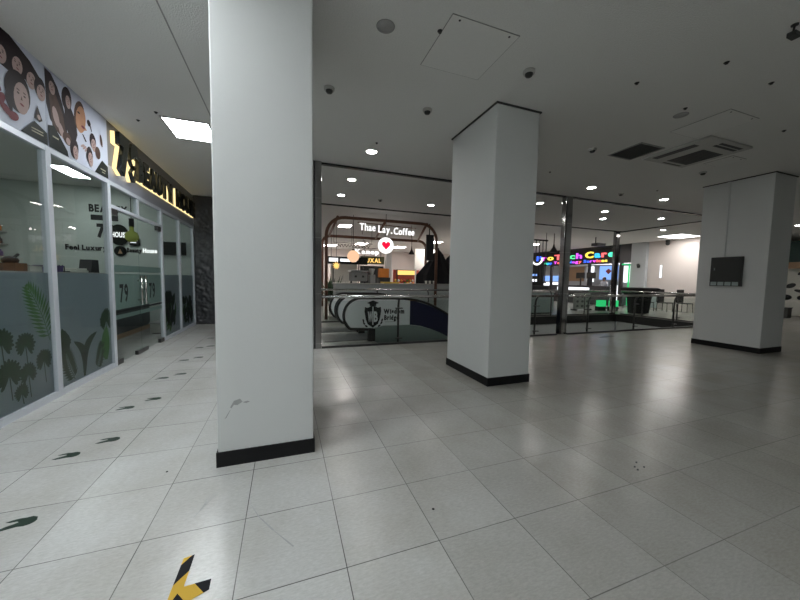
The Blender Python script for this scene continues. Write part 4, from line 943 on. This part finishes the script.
MB().tube([(4.3, 21.05, 3.7), (6.1, 21.05, 3.7)], .02, 6).build('sign_bar', 'black', t)
struct(MB().box(6.6, 7.0, 21.2, 21.6, 0, H).build('hall_column', 'white'))
t = thing('orange_crate', 'bright orange crate on a stand before the white hall column', 'crate', (6.2, 20.4, 0)); MB().box(5.85, 6.5, 20.2, 20.7, 1.75, 2.35).build('crate_box', 'orange', t, bevel=.04); MB().box(5.8, 6.55, 20.15, 20.75, 0, 1.75).build('stand', 'dark', t)
t = stall(8.0, 10.2, 23.0, 2.4, 'red', 'food stall with red panel and piled coloured goods')
for i in range(26):
    x = 8.1 + (i % 9) * .24; z = 1.155 + .2 * (i // 9); mt = ['orange', 'yellow', 'red', 'cream', 'leaf2'][(i * 7) % 5]
    tag(MB().sphere((x, 23.25 + .12 * (i // 9), z), .1, n=8, k=5).build('food_package', mt), {'orange': 'orange', 'yellow': 'yellow', 'red': 'red', 'cream': 'pale', 'leaf2': 'green'}[mt] + ' round food package in tier ' + ['one', 'two', 'three'][i // 9] + ' on the red panelled stall', 'package', 'packages on the red stall')
t = thing('stall_light_box', 'amber light box glowing on the red panelled stall', 'sign', (9.1, 23.7, 2)); MB().box(8.3, 9.9, 23.66, 23.74, 2.0, 2.35).build('light_face', 'amber', t); MB().box(8.25, 9.95, 23.74, 23.795, 1.95, 2.40).build('light_back', 'dark', t)
t = thing('white_partition', 'tall white partition panel standing behind the folded canopies', 'partition', (10.5, 21.6, 0)); MB().box(8.9, 10.6, 21.6, 21.7, 2.45, 3.9).build('panel', 'cream', t); MB().box(8.95, 9.05, 21.6, 21.7, 0, 2.45).build('leg', 'plastic', t); MB().box(10.45, 10.55, 21.6, 21.7, 0, 2.45).build('leg', 'plastic', t)
t = thing('cone_pendant', 'black cone pendant lamp hanging in the food hall', 'lamp', (7.3, 18.5, 3.2)); MB().lathe([(.02, .5), (.05, .28), (.2, 0), (.18, 0), (.001, .2)], (7.4, 18.5, 3.22)).build('shade', 'black', t); MB().cyl((7.4, 18.5, 3.7), (7.4, 18.5, H), .015, n=6).build('cord', 'black', t)
for x0, x1, y0, y1, l in ((2.6, 3.2, 16.2, 17.0, 'white ceiling panel over the kiosk post'), (5.2, 6.0, 24.0, 25.2, 'white ceiling panel above the dark stall in the food hall'), (8.6, 9.6, 25.2, 26.4, 'white ceiling panel above the red stall in the food hall'),
                          (9.6, 10.6, 20.4, 21.3, 'white ceiling panel near the white partition in the food hall'), (12.0, 13.0, 17.0, 18.0, 'white ceiling panel near the black rod screen'), (16.5, 17.5, 18.5, 19.5, 'white ceiling panel before the technology shop'), (3.0, 4.0, 26.5, 27.5, 'white ceiling panel farthest in the food hall')):
    panel_light(l, x0, x1, y0, y1, 'hall_light')

# ------------------------------------------------------------------ technology shop
XS = 22.35
struct(MB().box(XS, XS + .2, 15.2, 25.5, 3.06, H).build('wall_shopfascia', 'darkwall'))
struct(MB().box(26.4, 26.5, 14.3, 30.1, 0, H).box(22.55, 26.4, 14.3, 14.4, 0, H).build('wall_shopback', 'paleblue'))
panel_light('bright ceiling panel inside the technology shop, over its counter', 24.0, 25.0, 17.0, 20.5, 'hall_light')
t = thing('tech_shop_sign', 'black sign with rainbow ProTech Care lettering over the technology shop', 'sign', (XS, 20, 3.1))
MB().box(XS - .08, XS, 16.1, 24.2, 3.10, 4.22).build('sign_board', 'black', t)
cols = [(.05, .15, 1), (.9, .1, .9), (1, .75, .1), (.1, .8, .3), (.6, .1, 1), (.05, .5, 1), (1, .15, .15), (.1, .9, .5)]
em = [emis('sign_colour_%d' % i, c, 1.6) for i, c in enumerate(cols)]
FP = FXN(XS - .08); seq = [0, 1, 2, 6, 3, 3, 4, 2, 5, 6, 7, 2]
for i, (ch, mb) in enumerate(word('ProTech', FP, -23.9, -19.05, 3.56, 4.0, .002, .05, .03)): mb.build('letter', [em[[0, 1, 2, 6, 3, 3, 4][i]]] * 2, t)
for i, (ch, mb) in enumerate(word('Care', FP, -18.75, -16.35, 3.56, 4.02, .002, .05, .04)): mb.build('letter', [em[[2, 5, 6, 7][i]]] * 2, t)
for i, (ch, mb) in enumerate(word('App Technology Services', FP, -23.0, -16.9, 3.20, 3.42, .002, .04, .03)): mb.build('small_letter', [em[[7, 5, 0, 1, 6, 2, 3, 3, 5, 0, 4, 1, 6, 0, 0, 4, 1, 6, 6, 2, 2][i % 21]]] * 2, t)
t = thing('shop_display_wall', 'lit display wall of the technology shop with blue and white panels', 'display', (23.6, 19, 0))
MB().box(23.6, 23.7, 15.4, 24.8, 0, 3.05).build('panel_back', 'paleblue', t)
MB().box(23.57, 23.6, 17.0, 18.5, 1.9, 2.95).build('blue_poster', 'soft_blue', t); MB().box(23.57, 23.6, 15.6, 16.6, 1.7, 2.9).build('white_poster', 'soft_white', t)
MB().prism([(-18.0, 2.55), (-17.75, 2.75), (-17.5, 2.55), (-17.75, 2.3)], FXN(23.57), 0, .01).build('poster_emblem', 'red', t)
MB().box(23.57, 23.6, 19.0, 19.6, 1.7, 2.95).build('white_poster', 'soft_white', t); MB().box(23.55, 23.6, 19.9, 21.9, 1.75, 2.95).build('tan_board', 'tan', t)
MB().box(23.57, 23.6, 22.4, 24.4, 1.7, 2.2).build('blue_shelf_light', 'soft_blue', t); MB().box(23.57, 23.6, 22.4, 24.4, 1.3, 1.6).build('white_shelf_light', 'soft_white', t)
t = thing('shop_counter', 'black shop counter with white lit front in the technology shop', 'counter', (22.0, 18.5, 0)); MB().box(21.7, 22.28, 16.4, 21.5, 0, 1.35).build('counter_body', 'darkwall', t); MB().box(21.66, 22.3, 16.36, 21.54, 1.35, 1.4).build('counter_top', 'black', t); MB().box(21.68, 21.7, 17.8, 20.8, 1.0, 1.25).build('lit_front', 'soft_white', t)
for y, l in ((18.9, 'small black monitor on the technology shop counter, next to the tan board'), (17.95, 'small black monitor on the technology shop counter, under the blue poster')):
    t = thing('monitor', l, 'monitor', (22.07, y, 1.4), 'monitors on the technology shop counter'); MB().box(22.0, 22.05, y - .38, y + .38, 1.95, 2.42).build('screen', 'blackgloss', t); MB().box(22.05, 22.09, y - .06, y + .06, 1.4, 2.0).build('stand', 'black', t); MB().box(21.9, 22.25, y - .15, y + .15, 1.4, 1.42).build('foot', 'black', t)
for y, l in ((18.45, 'black square post of the technology shop front between the posters'), (15.9, 'black post beside the green neon door'), (22.2, 'black post of the technology shop front hidden by the steel column')):
    tag(MB().box(XS - .03, XS + .12, y - .1, y + .1, 0, 3.06).build('shopfront_post', 'black'), l, 'post')
t = thing('neon_frame', 'green neon door frame at the end of the technology shop', 'neon light', (22.2, 15.5, 0)); MB().tube([(22.2, 15.25, .1), (22.2, 15.25, 2.95), (22.2, 15.75, 2.95)], .05, 8).build('neon_tube', 'green_emit', t); MB().box(22.22, 22.26, 15.2, 15.8, 2.93, 3.0).build('mounting_bar', 'black', t)
for x, y, l in ((17.6, 13.6, 'green glowing floor box nearer the menu board'), (18.3, 13.35, 'green glowing floor box beside the black table')):
    t = thing('light_box', l, 'light box', (x, y, 0), 'green light boxes on the floor'); MB().box(x - .28, x + .28, y - .1, y + .1, .25, .62).build('light_face', 'green_emit', t); MB().box(x - .3, x + .3, y - .08, y + .14, 0, .25).build('base', 'black', t)
t = thing('display_stand', 'white upright display stand before the technology shop', 'stand', (19.5, 14.3, 0)); MB().box(19.3, 19.75, 14.2, 14.35, .1, 1.5).build('panel', 'soft_white', t); MB().box(19.2, 19.85, 14.1, 14.5, 0, .1).build('base', 'dark', t)
t = thing('wall_spotlight', 'dark spotlight on the pale pier beside the neon door', 'spotlight', (22.2, 14.6, 2.7)); MB().cyl((22.25, 14.6, 2.85), (22.1, 14.6, 2.85), .04, n=10).build('arm', 'dark', t); MB().cyl((22.1, 14.62, 2.9), (22.0, 14.5, 2.72), .09, n=12).build('lamp_head', 'dark', t)
t = thing('wall_strip_light', 'short vertical white strip light on the beige wall', 'light', (22.48, 13.44, 2.0)); MB().box(22.46, 22.5, 13.36, 13.50, 2.0, 2.85).build('strip_body', 'plastic', t); MB().box(22.44, 22.46, 13.38, 13.48, 2.02, 2.83).build('strip_face', 'soft_white', t)
panel_light('long bright ceiling panel in front of the beige wall', 20.2, 21.9, 11.2, 12.4, 'soft_light')
t = thing('dome_camera', 'small dark camera at the top of the beige wall', 'camera', (22.3, 13.0, 4.1)); MB().box(22.2, 22.36, 12.97, 13.13, 4.22, H).build('bracket', 'dark', t); MB().sphere((22.28, 13.05, 4.14), .11, n=12, k=8).build('camera_head', 'dark', t)

# person behind the counter
def person(x, y, z, hgt, label, face_dir):
    t = thing('person', label, 'person', (x, y, z)); k = hgt / 1.75
    J = {'pel': (0, 0, .95), 'wai': (0, 0, 1.10), 'che': (0, 0, 1.32), 'nck': (0, 0, 1.48), 'hd0': (.01, 0, 1.56), 'hd1': (.02, 0, 1.66), 'sl': (0, .17, 1.42), 'el': (.03, .24, 1.16), 'wl': (.22, .20, 1.02), 'sr': (0, -.17, 1.42), 'er': (.03, -.24, 1.16), 'wr': (.22, -.18, 1.04),
         'hl': (0, .09, .90), 'kl': (.02, .10, .50), 'al': (-.02, .10, .08), 'tl': (.14, .11, .04), 'hr': (0, -.09, .90), 'kr': (.02, -.10, .50), 'ar': (-.02, -.10, .08), 'tr': (.14, -.11, .04)}
    R = {'pel': .14, 'wai': .125, 'che': .145, 'nck': .055, 'hd0': .085, 'hd1': .092, 'sl': .06, 'el': .042, 'wl': .030, 'sr': .06, 'er': .042, 'wr': .030, 'hl': .09, 'kl': .06, 'al': .042, 'tl': .035, 'hr': .09, 'kr': .06, 'ar': .042, 'tr': .035}
    E_ = [('pel', 'wai'), ('wai', 'che'), ('che', 'nck'), ('nck', 'hd0'), ('hd0', 'hd1'), ('che', 'sl'), ('sl', 'el'), ('el', 'wl'), ('che', 'sr'), ('sr', 'er'), ('er', 'wr'), ('pel', 'hl'), ('hl', 'kl'), ('kl', 'al'), ('al', 'tl'), ('pel', 'hr'), ('hr', 'kr'), ('kr', 'ar'), ('ar', 'tr')]
    for s, w in ((1, 'wl'), (-1, 'wr')):
        wx, wy, wz = J[w]; J[w + 'p'] = (wx + .07, wy - s * .005, wz - .01); R[w + 'p'] = .030; E_.append((w, w + 'p'))
        for i in range(4):
            a, b = w + 'f%d' % i, w + 'g%d' % i; off = (i - 1.5) * .018
            J[a] = (wx + .115, wy + off, wz - .02); J[b] = (wx + .155 - .008 * abs(i - 1.3), wy + off * 1.1, wz - .045); R[a] = .0095; R[b] = .0085; E_ += [(w + 'p', a), (a, b)]
        a, b = w + 'u', w + 'v'; J[a] = (wx + .07, wy - s * .045, wz); J[b] = (wx + .11, wy - s * .055, wz - .015); R[a] = .011; R[b] = .010; E_ += [(w + 'p', a), (a, b)]
    keys = list(J); ca, sa = math.cos(face_dir), math.sin(face_dir)
    def W(p): return (x + k * (p[0] * ca - p[1] * sa), y + k * (p[0] * sa + p[1] * ca), z + k * p[2])
    me = bpy.data.meshes.new('body'); base = Vector(WLOC[t.name])
    me.from_pydata([tuple((Vector(W(J[q])) - base) * S) for q in keys], [(keys.index(a), keys.index(b)) for a, b in E_], [])
    o = bpy.data.objects.new('body', me); COL.objects.link(o); o.parent = t; WLOC[o.name] = base
    o.modifiers.new('skin', 'SKIN'); sb = o.modifiers.new('sub', 'SUBSURF'); sb.levels = 1; sb.render_levels = 1
    for i, q in enumerate(keys): me.skin_vertices[0].data[i].radius = (R[q] * k * S, R[q] * k * S); me.skin_vertices[0].data[i].use_root = (q == 'pel')
    me.materials.append(M['skin'])
    # clothing: shirt and trousers as shells around the limbs
    sh = MB()
    def limb(a, b, ra, rb): sh.tube([W(J[a]), W(J[b])], [ra * k, rb * k], 12)
    sh.tube([W((0, 0, .92)), W((0, 0, 1.10)), W((0, 0, 1.32)), W((0, 0, 1.44)), W((0, 0, 1.48))], [.16 * k, .15 * k, .175 * k, .15 * k, .075 * k], 16)
    for s in 'lr': limb('s' + s, 'e' + s, .075, .058); sh.tube([W((0, .10 if s == 'l' else -.10, 1.40)), W(J['s' + s])], [.085 * k, .075 * k], 12)
    sh.build('shirt', 'shirt', t)
    tr = MB()
    for s in 'lr': tr.tube([W((0, .09 if s == 'l' else -.09, .95)), W(J['k' + s]), W((-.02, .10 if s == 'l' else -.10, .06))], [.115 * k, .08 * k, .065 * k], 12)
    tr.build('trousers', 'black', t)
    hr = MB(); hr.sphere(W((-.015, 0, 1.675)), .108 * k, n=14, k=8, sq=(1, 1, .95)); hr.build('hair', 'hair', t)
    fc = MB(); c0 = W((.03, 0, 1.64)); fc.sphere(c0, .09 * k, n=14, k=8, sq=(1, .88, 1.2))
    fc.build('face', 'skin', t)
    ft = MB()
    for s in (-1, 1): ft.sphere(W((.108, s * .035, 1.655)), .012 * k, n=8, k=5)
    ft.build('eyes', 'hair', t); MB().sphere(W((.120, 0, 1.63)), .016 * k, n=8, k=5).build('nose', 'skin', t); MB().sphere(W((.112, 0, 1.585)), .022 * k, n=8, k=5, sq=(.4, 1, .35)).build('mouth', 'red', t)
    return t
person(22.9, 17.55, 0, 2.06, 'person in white shirt with dark hair standing behind the technology shop counter', PI)

# ------------------------------------------------------------------ hall furniture past the opening
t = thing('draped_table', 'tall table covered by a black cloth near the beige wall', 'table', (18.4, 12.0, 0))
dp = MB(); n = 40; vs = []
for z, gx, gy in ((1.42, .80, .60), (1.38, .92, .70), (1.18, .84, .62), (.9, .52, .44), (.02, .42, .38)):
    for j in range(n):
        a = 2 * PI * j / n; c, s_ = math.cos(a), math.sin(a); e = .5; w = 1 + (.04 * math.cos(j * 1.9) if z < 1.3 else 0)
        vs.append((18.4 + gx * w * abs(c) ** e * (1 if c > 0 else -1), 12.0 + gy * w * abs(s_) ** e * (1 if s_ > 0 else -1), z))
dp.add(vs, [(i * n + j, i * n + (j + 1) % n, (i + 1) * n + (j + 1) % n, (i + 1) * n + j) for i in range(4) for j in range(n)], 0, True); dp.add(vs[:n], [tuple(range(n))]); dp.build('cloth', 'blackcloth', t)
MB().box(18.0, 18.8, 11.7, 12.3, 1.30, 1.38).build('table_top', 'dark', t)
for sx in (18.1, 18.7):
    for sy in (11.78, 12.22): MB().cyl((sx, sy, 0), (sx, sy, 1.31), .025, n=8).build('leg', 'dark', t)
def chair(x, y, z, label, group):
    t = thing('chair', label, 'chair', (x, y, z), group); s = MB().box(x - .27, x + .27, y - .27, y + .27, z + .50, z + .55).build('seat', 'black', t, bevel=.02)
    MB().prism([(x - .31, z + .56), (x + .31, z + .56), (x + .28, z + 1.32), (x - .28, z + 1.32)], FYN(y + .28), -.03, .03).build('backrest', 'black', t)
    for sx in (-.24, .24):
        for sy in (-.24, .27): MB().cyl((x + sx * 1.1, y + sy * 1.1, z), (x + sx, y + sy, z + (.52 if sy < 0 else .95)), .018, n=8).build('leg', 'dark', t)
    return t
for x, y, l in ((20.55, 12.95, 'black chair standing directly beside the draped table'), (21.25, 12.35, 'black chair between two others in front of the beige wall'), (21.9, 11.7, 'black chair farthest from the draped table, toward the broad pillar')):
    chair(x, y, 0, l, 'black chairs by the draped table')
for i, (x, y) in enumerate(((22.0, 13.7), (22.2, 10.7), (21.9, 9.6))):
    t = thing('screen_panel', ['pale teal screen panel farthest along, behind the chair stacks', 'pale teal screen panel standing between chairs and beige wall', 'bright pale screen panel beside the broad pillar edge'][i], 'partition', (x, y, 0), 'screen panels before the beige wall')
    MB().box(x - .03, x + .03, y - .42, y + .42, .12, 1.32).build('panel', 'teal', t, bevel=.01)
    for s in (-.35, .35): MB().box(x - .15, x + .15, y + s - .03, y + s + .03, 0, .12).build('foot', 'rail', t)
t = thing('kiosk_cabinet', 'pale teal kiosk cabinet beside the steel column', 'cabinet', (12.6, 13.1, 0)); MB().box(11.7, 13.25, 12.9, 13.6, .06, 1.10).build('body', 'teal', t); MB().box(11.66, 13.29, 12.86, 13.64, 1.10, 1.15).build('top', 'plastic', t); MB().box(11.75, 13.2, 12.95, 13.55, 0, .06).build('plinth', 'dark', t)
t = thing('menu_board', 'grey standing menu board with round icons behind the railing', 'board', (16.6, 14.0, 0)); MB().box(15.95, 17.2, 14.0, 14.08, .08, 1.02).build('panel', 'grey', t)
ic = MB()
for i in range(3):
    for j in range(3): ic.prism(ell(16.2 + .38 * i, .25 + .28 * j, .10, .07, 14), FYN(14.0), 0, .006)
ic.build('icons', 'dark', t)
for x in (16.0, 17.15): MB().box(x - .04, x + .04, 13.85, 14.25, 0, .08).build('foot', 'black', t)
t = thing('rod_screen', 'black hanging screen of vertical rods with white ring light', 'screen', (13.1, 14, 1.6))
MB().box(12.4, 13.75, 13.97, 14.03, 3.9, 3.98).build('top_bar', 'black', t); MB().box(12.4, 13.75, 13.97, 14.03, 1.58, 1.66).build('bottom_bar', 'black', t)
for i in range(6): MB().cyl((12.5 + .23 * i, 14, 1.6), (12.5 + .23 * i, 14, 3.95), .025, n=8).build('rod', 'black', t)
for x in (12.5, 13.65): MB().cyl((x, 14, 3.95), (x, 14, H), .015, n=6).build('hanger', 'black', t)
MB().tube([(12.95 + .38 * math.cos(a), 13.9, 2.98 + .38 * math.sin(a)) for a in [-2.6 + 2.6 * i / 14 for i in range(15)]], .05, 8).build('ring_light', 'white_emit', t)
t = thing('kiosk_shelf', 'dark drinks shelf with blue light behind the rod screen', 'shelf', (14.3, 15.2, 0)); MB().box(13.2, 15.2, 15.2, 15.7, 0, 1.4).build('shelf_base', 'darkwall', t); MB().box(13.2, 15.2, 15.65, 15.7, 1.4, 2.8).build('back_panel', 'black', t); MB().box(13.3, 14.6, 15.6, 15.65, 2.0, 2.12).build('blue_light', 'soft_blue', t); MB().box(13.3, 14.6, 15.6, 15.65, 1.6, 1.8).build('white_light', 'soft_white', t)
t = thing('pendant_light', 'black pendant lamp hanging beside the steel column', 'lamp', (14.2, 14, 3.3)); MB().lathe([(.03, .45), (.06, .3), (.2, .06), (.2, 0), (.001, .05)], (14.2, 14, 3.32)).build('shade', 'black', t); MB().cyl((14.2, 14, 3.75), (14.2, 14, H), .025, n=8).build('stem', 'black', t)
t = thing('ceiling_projector', 'black projector hanging from the ceiling in front of the rainbow sign', 'projector', (17.7, 14, 3.9)); MB().box(17.4, 18.1, 13.9, 14.3, 3.85, 4.02).build('projector_body', 'black', t); MB().cyl((17.5, 14.1, 4.0), (17.5, 14.1, H), .03, n=8).build('mount_pole', 'black', t)

# shop seen beyond the broad pillar
t = thing('green_shop_board', 'deep green shop board beyond the broad pillar', 'sign', (26, 8.5, 2.9)); MB().box(26.0, 26.1, 6.0, 10.2, 2.95, 4.1).build('board', 'deepgreen', t); MB().box(25.97, 26.0, 6.0, 10.2, 2.6, 2.95).build('tan_band', 'tan', t)
for y in (6.1, 10.1): MB().box(26.0, 26.1, y - .06, y + .06, 0, 2.6).build('post', 'black', t)
t = thing('mural_panel', 'white mural panel with dark blots beyond the broad pillar', 'panel', (26.3, 8.5, 0)); MB().box(26.3, 26.4, 6.0, 10.2, 0.02, 2.9).build('panel', 'cream', t)
bl = MB()
for i in range(26): bl.prism(ell(-random.uniform(6.4, 9.8), random.uniform(1.1, 2.5), random.uniform(.08, .22), random.uniform(.06, .2), 12, random.uniform(0, 3)), FXN(26.3), .0005 * i, .0005 * i + .0006)
bl.build('mural_print', 'black', t)
t = thing('cafe_table', 'pale topped table beyond the broad pillar', 'table', (25.2, 8.6, 0)); MB().box(24.8, 25.5, 8.0, 9.3, .84, .9).build('table_top', 'cream', t)
for sx in (24.88, 25.42):
    for sy in (8.08, 9.22): MB().cyl((sx, sy, 0), (sx, sy, .85), .03, n=8).build('leg', 'black', t)
t = thing('waste_bin', 'dark square bin under the table beyond the broad pillar', 'bin', (24.5, 8.75, 0)); MB().box(24.3, 24.68, 8.5, 9.0, 0, .5).build('bin_body', 'dark', t, bevel=.02); MB().box(24.28, 24.7, 8.48, 9.02, .5, .54).build('bin_lid', 'black', t)
for y, l in ((8.3, 'dark bag on the table, toward the green shop board post'), (8.95, 'dark bag on the table, nearer the pillar')):
    tag(MB().sphere((25.15, y, 1.05), .24, n=12, k=8, sq=(.8, 1, .62)).build('dark_bag', 'blackcloth'), l, 'bag', 'bags on the table')
